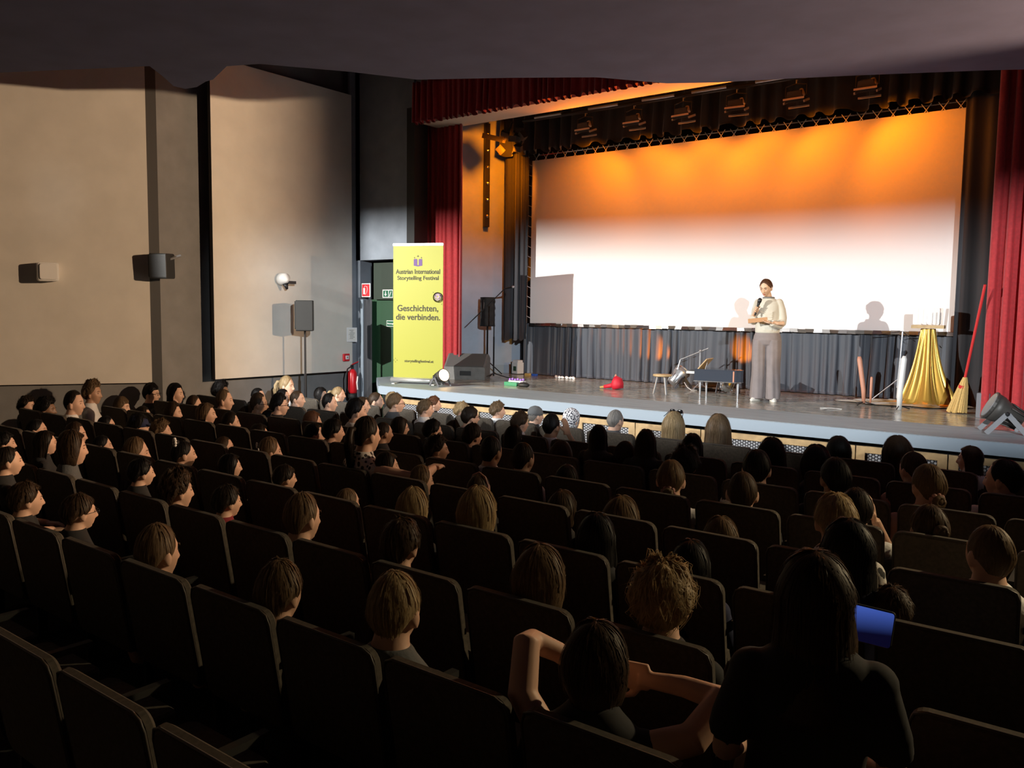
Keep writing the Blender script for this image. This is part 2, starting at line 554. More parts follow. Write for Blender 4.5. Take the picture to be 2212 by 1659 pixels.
# light blue nosing round the edge and the dark recess beneath
def edge(off, z0, z1, t):
    fr = [(4.5, YF - off), (-9.82 - off * .5, YF + .05 - off), (-11.05 - off * .7, 10.45 - off * .7)]
    bk = [(x, y + t) for x, y in fr[::-1]]
    return MB().prism(fr + bk, z0, z1)
struct(edge(.02, -.135, -.005, .08).build('trim_3', MT['nosing']))
struct(edge(-.1, -1.0, -.06, .05).build('trim_4', MT['black']))

# wooden framed grille doors under the stage front
gw = .894
gr = None
for k in range(12):
    xr = -9.60 + gw * (k + 1)
    xl = xr - gw
    t = thing('stage_front_panel', ((xl + xr) / 2, YF + .03, -.99), None, 'panel', 0, 'wooden framed grille panels under the stage edge')
    w = gw - .012
    b = MB()
    z1 = .815
    b.box((0, 0, z1 - .035), (w, .03, .07)); b.box((0, 0, .05), (w, .03, .10))
    b.box((-w / 2 + .045, 0, z1 / 2), (.09, .032, z1)); b.box((w / 2 - .045, 0, z1 / 2), (.09, .032, z1))
    b.build('frame', MT['wood'], t)
    MB().box((0, .012, z1 / 2), (w - .17, .008, z1 - .14)).build('perforated_sheet', MT['perforated'], t)
    nm = ['leftmost', 'second', 'third', 'fourth', 'fifth', 'sixth', 'seventh', 'eighth', 'ninth', 'tenth', 'eleventh', 'twelfth'][k]
    t['label'] = 'wooden framed grille panel under the stage edge, %s from the left' % nm

# ---------------------------------------------------------------- left wall coverings
def wall_panel(poly_yz, X, thick, name, label):
    vs = [(X, y, z) for y, z in poly_yz] + [(X - thick, y, z) for y, z in poly_yz]
    n = len(poly_yz)
    t = thing(name, (0, 0, 0), label, 'wall panel')
    MB().add(vs[:n], [tuple(range(n))]).build('cloth_face', MT['panel_cloth'], t)
    MB().add(vs, [tuple(reversed(range(n, 2 * n)))] + [(i, n + i, n + (i + 1) % n, (i + 1) % n) for i in range(n)]).build('panel_rim', MT['panel_edge_shaded'], t)
    return t
wall_panel([(7.84, .05), (10.79, .05), (10.79, 5.19), (7.84, 5.19)], -12.1, .08, 'acoustic_wall_panel', 'tall beige cloth wall panel behind the black loudspeaker on the stand')
t = thing('acoustic_wall_panel', (0, 0, 0), 'wide beige cloth wall panel with the white wall speaker', 'wall panel')
q1 = P1 + Vector((.12, .02, 0)); q0 = q1 + dd * 5.2
fp = [(q1.x, q1.y, .05), (q0.x, q0.y, .05), (q0.x, q0.y, 5.1), (q1.x, q1.y, 5.1)]
MB().add(fp, [(0, 1, 2, 3)]).build('cloth_face', MT['panel_cloth'], t)
bk = [(x + nn.x * .1, y + nn.y * .1, z) for x, y, z in fp]
MB().add(fp + bk, [(4, 5, 6, 7), (0, 1, 5, 4), (1, 2, 6, 5), (2, 3, 7, 6), (3, 0, 4, 7)]).build('panel_rim', MT['panel_edge_shaded'], t)
b = MB().box((-12.27, 6.9, 2.7), (.1, .18, 7.4)); struct(b.build('recess_shade_strip', MT['black']))  # black strip stands in for the shade of the wall recess
b = MB().box((-12.17, 10.86, 2.7), (.05, .14, 7.4)); struct(b.build('trim_6', MT['wall_grey']))

# side door and its surround
t = thing('door_1', (0, 0, 0), None, None); t['kind'] = 'structure'
y0 = 10.93
MB().box((-11.2, y0 + .12, .2), (1.3, .05, 2.42)).build('door_leaf', MT['door_green'], t)
MB().box((-11.2, y0 + .03, 1.75), (.94, .04, .68)).build('transom', MT['door_dark'], t)
MB().box((-11.945, y0, .2), (.07, .08, 2.42)).build('door_frame', MT['nosing'], t)
cb = MB(); curtain(cb, -11.9, -11.68, FLOOR, 1.40, y0 - .02, .035, .11, 3)
tag(cb.build('door_curtain', MT['black_cloth'], None, True), 'narrow black drape hanging beside the green side door', 'curtain')

# ---------------------------------------------------------------- drapes
def drape(name, label, cat, x0, x1, z0, z1, y, m, **k):
    bb = MB(); curtain(bb, x0, x1, z0, z1, y, **k)
    return tag(bb.build(name, MT[m], None, True), label, cat)
drape('stage_curtain', 'red velvet stage curtain behind the yellow banner', 'curtain', -10.9, -9.9, .01, 4.75, 11.42, 'red_cloth', amp=.05, pitch=.125, seed=11, nz=10)
drape('stage_curtain', 'red velvet stage curtain at the right side by the broom', 'curtain', -1.60, .9, .01, 4.85, 11.42, 'red_cloth', amp=.075, pitch=.19, seed=5, nz=10)
drape('valance', 'gathered red velvet valance across the top of the stage', 'valance', -10.58, 1.2, 4.47, 5.2, 10.88, 'red_cloth', amp=.05, pitch=.135, seed=2, hem=.045, nz=8)
drape('valance', 'gathered black valance hanging above the projection screen', 'valance', -9.98, -1.6, 4.10, 5.04, 12.60, 'black_cloth', amp=.07, pitch=.30, seed=9, hem=.06, nz=10, flare=.05)
drape('side_drape', 'short black side drape left of the projection screen', 'curtain', -9.98, -9.44, .70, 5.04, 12.76, 'black_cloth', amp=.05, pitch=.14, seed=4, hem=-.04, nz=12)
drape('side_drape', 'long black side drape right of the projection screen', 'curtain', -2.15, -1.2, .01, 5.04, 12.7, 'black_cloth', amp=.05, pitch=.17, seed=8, nz=10)
drape('screen_skirt', 'dark grey gathered curtain hanging under the projection screen', 'curtain', -9.72, -1.5, .01, .99, 13.07, 'skirt_cloth', amp=.055, pitch=.17, seed=21, nz=16, spread=.5)
drape('back_drape', 'black drape behind the projection screen reaching the side wall', 'curtain', -10.1, -9.7, .01, 1.6, 13.35, 'black_cloth', amp=.03, pitch=.14, seed=3, nz=6)

# ---------------------------------------------------------------- projection screen
t = thing('projection_screen', (-5.85, 12.99, 1.0), 'large white projection screen laced in a metal frame', 'projection screen')
x0, x1, z1 = -3.66, 3.70, 3.06
MB().box(((x0 + x1) / 2, 0, z1 / 2), (x1 - x0, .012, z1)).build('screen_fabric', MT['screen_white'], t)
b = MB(); r_ = .018
for p, q in (((x0 - .09, 0, 0), (x0 - .09, 0, z1 + .09)), ((x0 - .09, 0, z1 + .09), (x1 + .05, 0, z1 + .09)), ((x1 + .05, 0, z1 + .09), (x1 + .05, 0, 0))):
    b.cyl(p, q, r_, 8)
b.build('frame', MT['chrome'], t)
b = MB(); n = 34
for i in range(n):
    xx = x0 + (x1 - x0) * (i + .5) / n; wv = (x1 - x0) / n
    b.cyl((xx - wv * .12, -.02, z1 - .01), (xx + wv * .3, -.025, z1 + .115), .006, 5)
    b.cyl((xx + wv * .12, -.02, z1 - .01), (xx - wv * .3, -.025, z1 + .115), .006, 5)
for i in range(16):
    zz = z1 * (i + .5) / 16
    b.cyl((x0 + .01, -.02, zz), (x0 - .1, -.02, zz + .05), .005, 5)
b.build('lacing', MT['white_paint'], t)
b = MB()
for i in range(60):
    xx = x0 + (x1 - x0) * (i + .5) / 60
    b.box((xx, -.012 - .006 * rnd.random(), -.025 + rnd.uniform(-.006, .006)), ((x1 - x0) / 60 * 1.05, .012, .055), Euler((rnd.uniform(-.5, .5), rnd.uniform(-.03, .03), 0)))
b.build('foil_hem', MT['chrome'], t)

# ---------------------------------------------------------------- light bar with washlights
t = thing('lighting_bar', (-5.6, 12.0, 4.52), 'black lighting bar hanging over the front of the stage', 'lighting bar')
b = MB().cyl((-3.4, 0, .03), (4.5, 0, .03), .03, 10)
for xx in (-3.3, -1.2, 1.0, 3.2): b.cyl((xx, 0, .03), (xx, 0, .5), .012, 6)
b.build('bar', MT['black_metal'], t)
b = MB()
for xx in (-2.85, -1.75, -.75, .1, 1.1): MB().cyl((xx - .28, -.03, .05), (xx + .28, -.03, .05), .022, 8).build('bar_sleeve', MT['steel'], t)
names = ['leftmost', 'second', 'third', 'fourth', 'fifth', 'sixth']
for i, xx in enumerate(CYC_X):
    t = thing('washlight', (xx, 12.02, 4.5), 'box shaped stage washlight on the bar, %s from the left' % names[i], 'stage light', rnd.uniform(-.12, .12), 'washlights on the bar above the stage')
    b = MB().box((0, 0, -.2), (.27, .17, .15), Euler((.35, 0, 0)), (.72, .8)); b.build('housing', MT['fix_body'], t)
    b = MB(); 
    for q in (-1, 1): b.box((q * .145, .02, -.27), (.02, .2, .03), Euler((.35, 0, 0)))
    b.box((0, -.09, -.255), (.3, .015, .025)); b.box((0, .12, -.325), (.3, .015, .025)); b.build('door_rim', MT['fix_rim'], t)
    b = MB().tube([(-.15, 0, -.2), (-.15, 0, -.06), (0, 0, -.03), (.15, 0, -.06), (.15, 0, -.2)], .008, 6); b.build('yoke', MT['black_metal'], t)
    b = MB().tube([(0, 0, -.03), (0, 0, .05), (.0, .04, .07), (0, .04, .02)], .01, 6); b.build('hook', MT['steel'], t)
    MB().tube([(.07, 0, -.12), (.09, -.02, -.2), (.07, -.03, -.26)], [.03, .05, .02], 8).build('side_flap', MT['fix_rim'], t)

# cables and clutter at the left end of the bar
t = thing('bar_bracket', (-9.45, 12.05, 4.3), 'tangle of brackets and small floodlights at the left bar end', 'bracket')
b = MB().box((-.25, 0, .05), (.5, .08, .09), Euler((0, .28, 0))).box((.05, 0, .15), (.09, .06, .34), Euler((0, .5, 0))); b.build('arm', MT['fix_body'], t)
MB().cyl((0, 0, 0), (0, 0, .75), .012, 6).build('hanger', MT['black_metal'], t)
b = MB()
for k in range(9): b.box((rnd.uniform(-.1, .55), rnd.uniform(-.1, .1), rnd.uniform(-.22, .2)), (.14, .1, .1), Euler((rnd.random(), rnd.random(), rnd.random())))
b.build('clutter_box', MT['fix_body'], t)

_p = on_side_wall(1048, 488, .01)
t = thing('wall_light_rail', (_p.x, _p.y, _p.z), 'tall black rail with six round knobs on the side wall', 'light rail', SWA - PI / 2)
MB().box((0.04, 0, .95), (.08, .10, 1.95)).build('rail', MT['black_metal'], t)
for k in range(6):
    MB().ball((.09, 0, .18 + k * .31), (.03, .035, .035), 10, 8).build('knob', MT['chrome'], t)

# ---------------------------------------------------------------- lamp housings high in the hall
def housing(pos, aim, name, label, doors=()):
    d = (Vector(aim) - Vector(pos)); az = math.atan2(d.x, d.y)
    t = thing(name, pos, label, 'stage light', -az)
    q = (Vector((0, 1, -math.tan(math.atan2(-d.z, math.hypot(d.x, d.y))))).normalized())
    MB().tube([-q * .35, -q * .05, q * .02], [.09, .1, .1], 18, cap=False).build('can', MT['black_metal'], t)
    MB().tube([(0, -.2, .12), (0, -.2, .3)], .015, 8).build('hook', MT['black_metal'], t)
    b = MB()
    for kind, v in doors:
        D = .60
        if kind == 'top': MB_ = b.box((0, D, v * D + .35), (1.6, .012, .70))
        if kind == 'bottom': b.box((.094, D, v * D - .336), (1.6, .012, .70), Euler((0, -.273, 0)))
        if kind == 'flat_bottom': b.box((0, D, v * D - .35), (1.6, .012, .70), Euler((0, .09, 0)))
        if kind == 'level_bottom': b.box((0, D - .03, v * D - .35), (1.6, .012, .70))
        if kind == 'left': b.box((v * D - .35, D + .03, -.1), (.70, .012, 1.4))
        if kind == 'right': b.box((v * D + .35, D + .03, -.1), (.70, .012, 1.4))
    for i, (kind, v) in enumerate(doors):
        bb = MB(); bb.v = b.v[i * 8:(i + 1) * 8]; bb.f = b.f[:6]
        bb.build('barn_door', MT['black_metal'], t)
    return t
_az = math.degrees(math.atan2(FRONT_AIM.x - FRONT_LAMP.x, FRONT_AIM.y - FRONT_LAMP.y))
def _tb(bearing): return math.tan(math.radians(bearing - _az))
housing(FRONT_LAMP, FRONT_AIM, 'profile_spotlight', 'black spotlight with barn doors high on the left wall behind the frame edge', (('top', -.091), ('bottom', -.47), ('left', _tb(-4)), ('right', _tb(50))))
housing(RIGHT_LAMP, RIGHT_AIM, 'profile_spotlight', 'black spotlight with barn doors on the right side of the hall beyond the frame', (('top', -.067), ('flat_bottom', -.333)))
housing(SIDE_FILL, (-12.2, 3.9, 2.1), 'side_fill_housing', 'added unseen spotlight with two barn doors beside the right end of the stage', (('right', math.tan(math.radians(19))), ('level_bottom', -.275)))  # housing and doors made up to shape the added side fill


# ================================================================== things on the left wall
RX = Euler((PI / 2, 0, PI / 2))       # text on a wall facing +x


def exting():
    t = thing('fire_extinguisher', (-12.02, 10.72, -.47), 'red fire extinguisher hanging on the wall left of the door', 'fire extinguisher')
    b = MB().tube([(0, 0, .1), (0, 0, .13), (0, 0, .48), (0, 0, .53), (0, 0, .56)], [.078, .085, .085, .06, .03], 20); b.build('cylinder', MT['ext_red'], t, True)
    MB().tube([(0, 0, 0), (0, 0, .02), (0, 0, .1)], [.075, .086, .086], 20).build('base_ring', MT['black'], t, True)
    b = MB().tube([(0, 0, .56), (0, 0, .6)], [.025, .025], 10).box((-.01, 0, .62), (.03, .05, .04)); b.build('valve', MT['black_metal'], t)
    MB().box((.0, .07, .67), (.02, .16, .015), Euler((.3, 0, 0))).build('lever', MT['ext_red'], t)
    MB().tube([(0, -.03, .61), (0, -.12, .57), (.01, -.165, .42), (.01, -.16, .22), (.01, -.1, .1)], .012, 8).build('hose', MT['black'], t, True)
    MB().tube([(.07, .05, .17), (.078, .025, .3), (.07, .05, .42)], [.03, .03, .03], 6, flat=.3).build('sticker', MT['paper'], t)
exting()

t = thing('fire_alarm_box', at_x(748, 772, -12.05), 'small red fire alarm box on the panel edge above the extinguisher', 'fire alarm')
MB().rbox((0, 0, 0), (.14, .04, .14), .01, Euler((0, 0, PI / 2))).build('housing', MT['sign_red'], t)
MB().box((.025, .005, 0), (.01, .07, .07)).build('button_plate', MT['white_paint'], t)
MB().ball((.03, .005, 0), (.008, .012, .012), 8, 6).build('button', MT['ink'], t)

t = thing('notice_frame', at_y(760, 723, 10.72), 'white framed notice hanging at the wall corner', 'notice', -.75)
MB().box((0, 0, 0), (.02, .19, .27)).build('frame', MT['white_paint'], t)
MB().box((.011, 0, 0), (.004, .15, .23)).build('sheet', MT['paper'], t)
b = MB()
for k in range(7): b.box((.0145, rnd.uniform(-.01, .01), .085 - k * .026), (.002, rnd.uniform(.04, .1), .006))
b.build('writing', MT['ink'], t)

t = thing('fire_sign', at_y(791, 627, 10.93), 'square red and white fire extinguisher sign on the wall', 'sign')
MB().rbox((0, 0, 0), (.24, .015, .26), .01).build('plate', MT['paper'], t)
MB().rbox((0, -.008, 0), (.205, .01, .225), .005).build('red_field', MT['sign_red'], t)
b = MB().tube([(-.04, -.016, -.075), (-.04, -.016, .04)], .025, 8, flat=.2)
b.tube([(-.04, -.016, .045), (-.01, -.016, .08), (.04, -.016, .07), (.055, -.016, .02), (.035, -.016, -.04), (.0, -.016, -.08)], .011, 6, flat=.4)
b.build('pictogram', MT['paper'], t)

t = thing('exit_sign', at_y(838, 634.5, 10.92), 'green and white emergency exit sign left of the banner', 'sign')
MB().box((0, 0, 0), (.27, .012, .15)).build('plate', MT['paper'], t)
MB().box((-.05, -.008, 0), (.13, .006, .12)).build('arrow_field', MT['sign_green'], t)
b = MB().box((-.05, -.013, .015), (.018, .004, .06)).add([(-.085, -.014, -.005), (-.015, -.014, -.005), (-.05, -.014, -.045)], [(0, 1, 2)])
b.build('arrow', MT['paper'], t)
MB().box((.08, -.008, 0), (.09, .006, .12)).build('figure_field', MT['sign_green'], t)
MB().tube([(.06, -.013, -.045), (.075, -.013, -.01), (.09, -.013, .02), (.1, -.013, .04)], .009, 6).build('figure', MT['paper'], t)
t = thing('emergency_exit_plate', at_y(846, 699, 11.0), 'lower green plate with white lettering on the side door', 'sign')
MB().box((0, 0, 0), (.26, .01, .11)).build('plate', MT['paper'], t)
MB().box((0, -.006, 0), (.24, .006, .09)).build('field', MT['sign_green'], t)
text('Notausgang', .05, MT['paper'], t, (0, -.011, 0), (PI / 2, 0, 0), .21)


def on_rear_wall(x, y, off=0.):
    o = P1 + Vector((.12, .02, 0)); d = ray(x, y)
    # intersect the sight line with the splayed panel face
    den = d.x * dd.y - d.y * dd.x
    s = (o.x * dd.y - o.y * dd.x) / den
    return CAM + d * s - nn * off
wa = math.atan2(dd.y, dd.x)
p = on_rear_wall(106, 588, .12)
t = thing('wall_speaker', p, 'white box loudspeaker mounted on the wide beige wall panel', 'loudspeaker', wa + .25)
MB().rbox((0, .0, 0), (.27, .22, .27), .03).build('cabinet', MT['plastic_white'], t)
MB().rbox((0, .125, 0), (.23, .02, .23), .03).build('grille_cover', MT['plastic_white'], t)
MB().tube([(0, -.1, 0), (0, -.2, 0)], .03, 8).build('bracket', MT['steel'], t)
p = at_x(350, 575, -12.0)
t = thing('wall_speaker', p, 'black box loudspeaker mounted between the two wall panels', 'loudspeaker', -.9)
MB().rbox((0, 0, 0), (.34, .26, .38), .03, Euler((0, .04, 0))).build('cabinet', MT['speaker_black'], t)
MB().rbox((0, -.14, 0), (.30, .02, .34), .02, Euler((0, .04, 0))).build('grille_cover', MT['speaker_black'], t)
MB().tube([(0, .1, .1), (-.1, .25, .17)], .02, 8).build('bracket', MT['steel'], t)
p = at_x(618, 610, -11.93)
t = thing('wall_lamp', p, 'small white dome lamp on the tall beige wall panel', 'lamp')
MB().tube([(-.17, 0, .03), (-.1, 0, .06), (-.02, 0, .06), (.05, 0, .02)], [.09, .11, .1, .03], 16).build('dome', MT['plastic_white'], t, True)
MB().tube([(-.02, .0, -.02), (.0, .02, -.12)], [.05, .02], 12).build('lower_cone', MT['black_metal'], t, True)
MB().box((.03, .09, .0), (.08, .14, .05)).build('spout', MT['black_metal'], t)

t = thing('speaker_stand', Vector((-11.55, 9.23, FLOOR)), 'thin dark tripod stand carrying the black loudspeaker', 'speaker stand')
MB().cyl((0, 0, .35), (0, 0, 1.84), .018, 10).cyl((0, 0, .2), (0, 0, 1.1), .026, 10).build('pole', MT['black_metal'], t)
for k in range(3):
    a = k * 2 * PI / 3
    MB().cyl((.03 * math.cos(a), .03 * math.sin(a), .62), (.45 * math.cos(a), .45 * math.sin(a), .015), .012, 6).build('leg', MT['black_metal'], t)
t = thing('loudspeaker', Vector((-11.55, 9.23, FLOOR + 1.84)), 'black loudspeaker on a tripod stand before the beige wall panel', 'loudspeaker', -.75)
MB().rbox((0, 0, .26), (.34, .28, .52), .02).build('cabinet', MT['speaker_black'], t)
MB().rbox((0, -.15, .27), (.31, .02, .47), .015).build('front_grille', MT['speaker_black'], t)
MB().box((.02, -.163, .05), (.08, .004, .025)).build('badge', MT['paper'], t)

# ================================================================== roll-up banner
bl = Vector((-11.02, 10.52, 0)); br = Vector((-9.72, 10.62, 0))
bl = at_z(849, 819, .06); br = at_z(957, 823, .06)
ang = math.atan2(br.y - bl.y, br.x - bl.x); W_ = (br - bl).length
H_ = 2.29
t = thing('roll_up_banner', ((bl.x + br.x) / 2, (bl.y + br.y) / 2, 0), 'tall yellow roll-up festival banner standing on the stage corner', 'banner', ang)
w = W_ * .985
MB().box((0, 0, .09 + (H_ - .09) / 2), (w, .006, H_ - .09)).build('banner_sheet', MT['yellow'], t)
MB().rbox((0, 0, H_), (w + .01, .02, .045), .01).build('top_rail', MT['alu'], t)
b = MB().tube([(-w / 2 - .03, 0, .055), (w / 2 + .03, 0, .055)], .06, 14, flat=.75); b.build('base_housing', MT['alu'], t, True)
for q in (-.35, .35): MB().box((q, -.05, .008), (.05, .34, .016)).build('foot', MT['alu'], t)
U = w / 106.0     # metres per photo pixel on the sheet
def bz(y): return H_ - (y - 541) * (H_ / 276.)
yy = -.006; R90 = (PI / 2, 0, 0); INK = MT['banner_ink']
text('Austrian International', .1, INK, t, (0, yy, bz(594.5)), R90, 94 * U, 9.5 * U)
text('Storytelling Festival', .1, INK, t, (0, yy, bz(607)), R90, 88 * U, 10.5 * U)
text('Geschichten,', .1, INK, t, (-.005, yy, bz(667)), R90, 87 * U, 14.5 * U)
text('die verbinden.', .1, INK, t, (0, yy, bz(684.5)), R90, 94 * U, 12 * U)
text('storytellingfestival.at', .1, INK, t, (.02, yy, bz(772)), R90, 62 * U, 7 * U)
b = MB()
for q in (-1, 1):
    pl = [(q * .002, bz(584)), (q * .075, bz(582.5)), (q * .075, bz(569.5)), (q * .022, bz(569)), (q * .013, bz(571)), (q * .013, bz(580.5)), (q * .002, bz(582))]
    vs = [(x, yy, z) for x, z in pl] + [(x, yy + .002, z) for x, z in pl]; n = len(pl)
    b.add(vs, [tuple(range(n)), tuple(reversed(range(n, 2 * n)))])
b.build('book_emblem', MT['banner_purple'], t)
b = MB()
def star(b, x, z, s):
    pts = []
    for k in range(8):
        a = k * PI / 4; rr = s if k % 2 == 0 else s * .35
        pts.append((x + rr * math.cos(a), yy, z + rr * math.sin(a)))
    b.add(pts, [tuple(range(8))])
star(b, 0, bz(564), .022); star(b, -.06, bz(567), .016); star(b, .06, bz(567), .016)
star(b, .27, bz(635), .012); star(b, .42, bz(658), .01)
for k in range(4): star(b, -.40 + .03 * math.cos(k * 1.57), bz(771) + .03 * math.sin(k * 1.57), .01)
b.build('star_emblem', INK, t)
b = MB(); cx, cz = .355, bz(644)
def ring(b, cx, cz, rx, rz, tilt, r=.0035):
    pts = []
    for k in range(25):
        a = k / 24 * 2 * PI; x = rx * math.cos(a); z = rz * math.sin(a)
        pts.append((cx + x * math.cos(tilt) - z * math.sin(tilt), yy, cz + x * math.sin(tilt) + z * math.cos(tilt)))
    b.tube(pts, r, 4, cap=False)
for k in range(7): ring(b, cx + rnd.uniform(-.012, .012), cz + rnd.uniform(-.012, .012), .085 - k * .006, .075 + (k % 3) * .01 - k * .005, k * .5)
b.build('yarn_ball_emblem', INK, t)
b = MB()
for k in range(7): ring(b, cx + rnd.uniform(-.02, .02), cz + rnd.uniform(-.02, .02), .05 - k * .004, .03 + k * .003, k * .8, .004)
b.build('yarn_centre_emblem', MT['banner_lilac'], t)

# ================================================================== floor monitor, stands
mp = at_z(1003, 822, 0)
t = thing('floor_monitor', at_z(998, 818, 0) + Vector((0, .15, 0)), 'grey wedge shaped floor monitor beside the yellow banner', 'floor monitor', .5)
prof = [(-.27, 0), (.20, 0), (.27, .12), (-.02, .44), (-.27, .40)]   # y, z
def wedge(x0, x1, pr):
    n = len(pr); return [(x0, y, z) for y, z in pr] + [(x1, y, z) for y, z in pr], [tuple(range(n)), tuple(reversed(range(n, 2 * n)))] + [(i, n + i, n + (i + 1) % n, (i + 1) % n) for i in range(n)]
prof = [(-.26, 0), (.24, 0), (.28, .36), (.08, .44), (-.28, .22)]
MB().add(*wedge(-.37, .37, prof)).build('cabinet', MT['grey_cabinet'], t)
sl = math.atan2(.22, .36)
MB().box((0, -.105, .337), (.68, .40, .012), Euler((sl, 0, 0))).build('front_grille', MT['grille'], t)
MB().box((.02, -.275, .11), (.2, .02, .08), Euler((-.09, 0, 0))).build('handle_recess', MT['black'], t)
MB().tube([(-.372, .06, .22), (-.378, .06, .22)], .035, 14).build('socket_plate', MT['black'], t)
MB().box((-.376, -.04, .27), (.006, .05, .05)).build('connector', MT['steel'], t)


def par(loc, yaw, tilt, label, lit, s=1., m='fix_body'):
    """yaw: direction the beam points in plan"""
    t = thing('floor_spotlight', loc, label, 'stage light', yaw, None, s)
    R_ = Euler((tilt, 0, 0)).to_matrix()
    def P(x, y, z): return Vector((0, 0, .19)) + R_ @ Vector((x, y, z))
    b = MB().tube([P(0, -.17, 0), P(0, -.15, 0), P(0, -.02, 0), P(0, .05, 0), P(0, .12, 0)], [.05, .085, .10, .125, .13], 20)
    for k in range(10):
        a = k * 2 * PI / 10
        b.tube([P(.09 * math.cos(a), -.15, .09 * math.sin(a)), P(.108 * math.cos(a), -.02, .108 * math.sin(a))], .008, 4)
    b.build('can', MT[m], t, True)
    MB().tube([P(0, .115, 0), P(0, .135, 0)], [.135, .135], 20).build('rim', MT[m], t)
    MB().tube([P(0, .128, 0), P(0, .138, 0)], [.118, .118], 20).build('lens', MT['lens_warm' if lit else 'lens_off'], t)
    for q in (-1, 1):
        MB().box((q * .15, -.085, .095), (.012, .045, .235), Euler((-.72, 0, 0))).build('stand_leg', MT['leg_grey'], t)
        MB().box((q * .15, .085, .095), (.012, .045, .235), Euler((.72, 0, 0))).build('stand_leg', MT['leg_grey'], t)
        MB().ball((q * .158, 0, .19), .02, 8, 6).build('knob', MT['black_metal'], t)
    return t


p = at_z(951, 834, 0); par(p, -1.8, .3, 'small lit warm spotlight at the foot of the banner', True, .8)
lamp('SPOT', 'banner_foot_lamp', p + Vector((.17, -.05, .22)), 40, (1, .62, .3), p + Vector((1.5, .9, .6)), .03, 90, .6)
p = at_z(1464, 838, 0); par(p, -.5, .75, 'grey floor spotlight between the stool and the small piano', False, 1, 'steel')
lamp('SPOT', 'uplight_lamp', p + Vector((.0, .25, .32)), 200, ORANGE, at_y(1418, 755, 12.95), .02, 36, .8)
p = at_z(1572, 850, 0); par(p, .2, .75, 'grey floor spotlight standing behind the small piano', False, 1, 'steel')
lamp('SPOT', 'uplight_lamp', p + Vector((.05, .25, .32)), 190, ORANGE, at_y(1604, 765, 12.95), .02, 34, .8)
p = at_z(2165, 935, 0); par(p, 1.9, .5, 'black floor spotlight at the foot of the right red curtain', False, 1.15)


def stand(loc, h, label, name='microphone_stand', boom=None, mic=True, legs=.32, s=1, rz=0, m='black_metal', folded=False):
    t = thing(name, loc, label, 'microphone stand', rz)
    MB().cyl((0, 0, .05), (0, 0, h), .011 * s, 8).cyl((0, 0, .05), (0, 0, h * .55), .015 * s, 8).build('pole', MT[m], t)
    for k in range(3):
        a = k * 2 * PI / 3 + .4
        MB().cyl((0, 0, .1), (legs * math.cos(a), legs * math.sin(a), .012), .009, 6).build('leg', MT[m], t)
    if boom:
        p0, p1 = Vector(boom[0]), Vector(boom[1])
        MB().cyl(p0, p1, .009 * s, 8).build('boom_arm', MT[m], t)
        MB().ball((0, 0, h), .022 * s, 8, 6).build('clutch', MT[m], t)
        if mic:
            d = (p1 - p0).normalized()
            if len(boom) > 2: d = Vector(boom[2]).normalized()
            g = MB().tube([p1, p1 + d * .14], [.012, .018], 10).build('microphone', MT[m], t)
            MB().ball(p1 + d * .16, .026, 10, 8).build('microphone_grille', MT['steel'], g)
    return t


sp = at_z(1066, 818, 0)
stand(sp, 1.38, 'tall black boom microphone stand before the covered speaker', boom=((-.30, -.25, 1.05), (.14, .12, 1.62), (.9, .3, .2)))
sp2 = at_z(1052, 810, 0)
t = thing('speaker_stand', sp2, 'slim black stand under the cloth covered speaker', 'speaker stand')
MB().cyl((0, 0, .1), (0, 0, .93), .018, 8).build('pole', MT['black_metal'], t)
for k in range(3):
    a = k * 2 * PI / 3 + 1
    MB().cyl((0, 0, .28), (.3 * math.cos(a), .3 * math.sin(a), .015), .011, 6).build('leg', MT['black_metal'], t)
t = thing('covered_speaker', sp2 + Vector((0, 0, .93)), 'small loudspeaker wrapped in a wrinkled dark grey cover on a stand', 'loudspeaker', -.5)
bb = MB()
rings = []
for j in range(14):
    z = j / 13 * .55; rings.append((rnd.uniform(-.004, .004), 0, z, .135 + .01 * math.sin(j * 1.7), .12 + .006 * math.cos(j * 2.3)))
bb.loft(rings, 24, True, .45); c = bb.build('cloth_cover', MT['seat_shell'], t, True)
MB().tube([(-.05, -.115, .54), (-.02, -.125, .3), (-.06, -.12, .02)], .012, 6).tube([(.09, -.11, .5), (.1, -.12, .35), (.07, -.118, .3)], .01, 6).build('cover_fold', MT['grille'], t, True)

# mains box by the side drape
t = thing('mains_box', at_z(1118, 808, 0), 'white socket box on the floor under the side drape', 'box', -.3)
MB().rbox((0, 0, .12), (.19, .15, .22), .01).rbox((0, 0, .25), (.17, .12, .05), .01).build('case', MT['plastic_white'], t)
MB().box((-.105, 0, .11), (.03, .16, .22)).build('side_cheek', MT['black'], t)
MB().box((.01, -.078, .11), (.09, .006, .09)).build('socket', MT['door_green'], t)

# loose items on the stage floor
t = thing('toy_set', at_z(1110, 833, 0), 'green and white toy box with purple beads near the stage edge', 'toy')
MB().rbox((-.03, 0, .03), (.26, .12, .06), .01).build('box_body', MT['toy_green'], t)
MB().rbox((.03, .05, .055), (.30, .09, .05), .01).build('box_lid', MT['plastic_white'], t)
for k in range(6): MB().ball((-.12 + .055 * k, .05, .095 + .01 * (k % 2)), .02, 8, 6).build('bead', MT['toy_purple'], t)
t = thing('black_pouch', at_z(1131, 836, 0), 'small rounded black pouch right of the toy box', 'pouch')
MB().ball((0, 0, .035), (.11, .07, .045), 14, 8).build('pouch_body', MT['black'], t, True)
t = thing('toy_block', at_z(1155, 812, 0), 'small blue toy block lying beneath the screen skirt', 'toy')
MB().rbox((0, 0, .02), (.1, .07, .04), .01).build('block', MT['toy_blue'], t)
t = thing('toy_block', at_z(1140, 812, 0), 'small yellow toy block left of the blue one', 'toy')
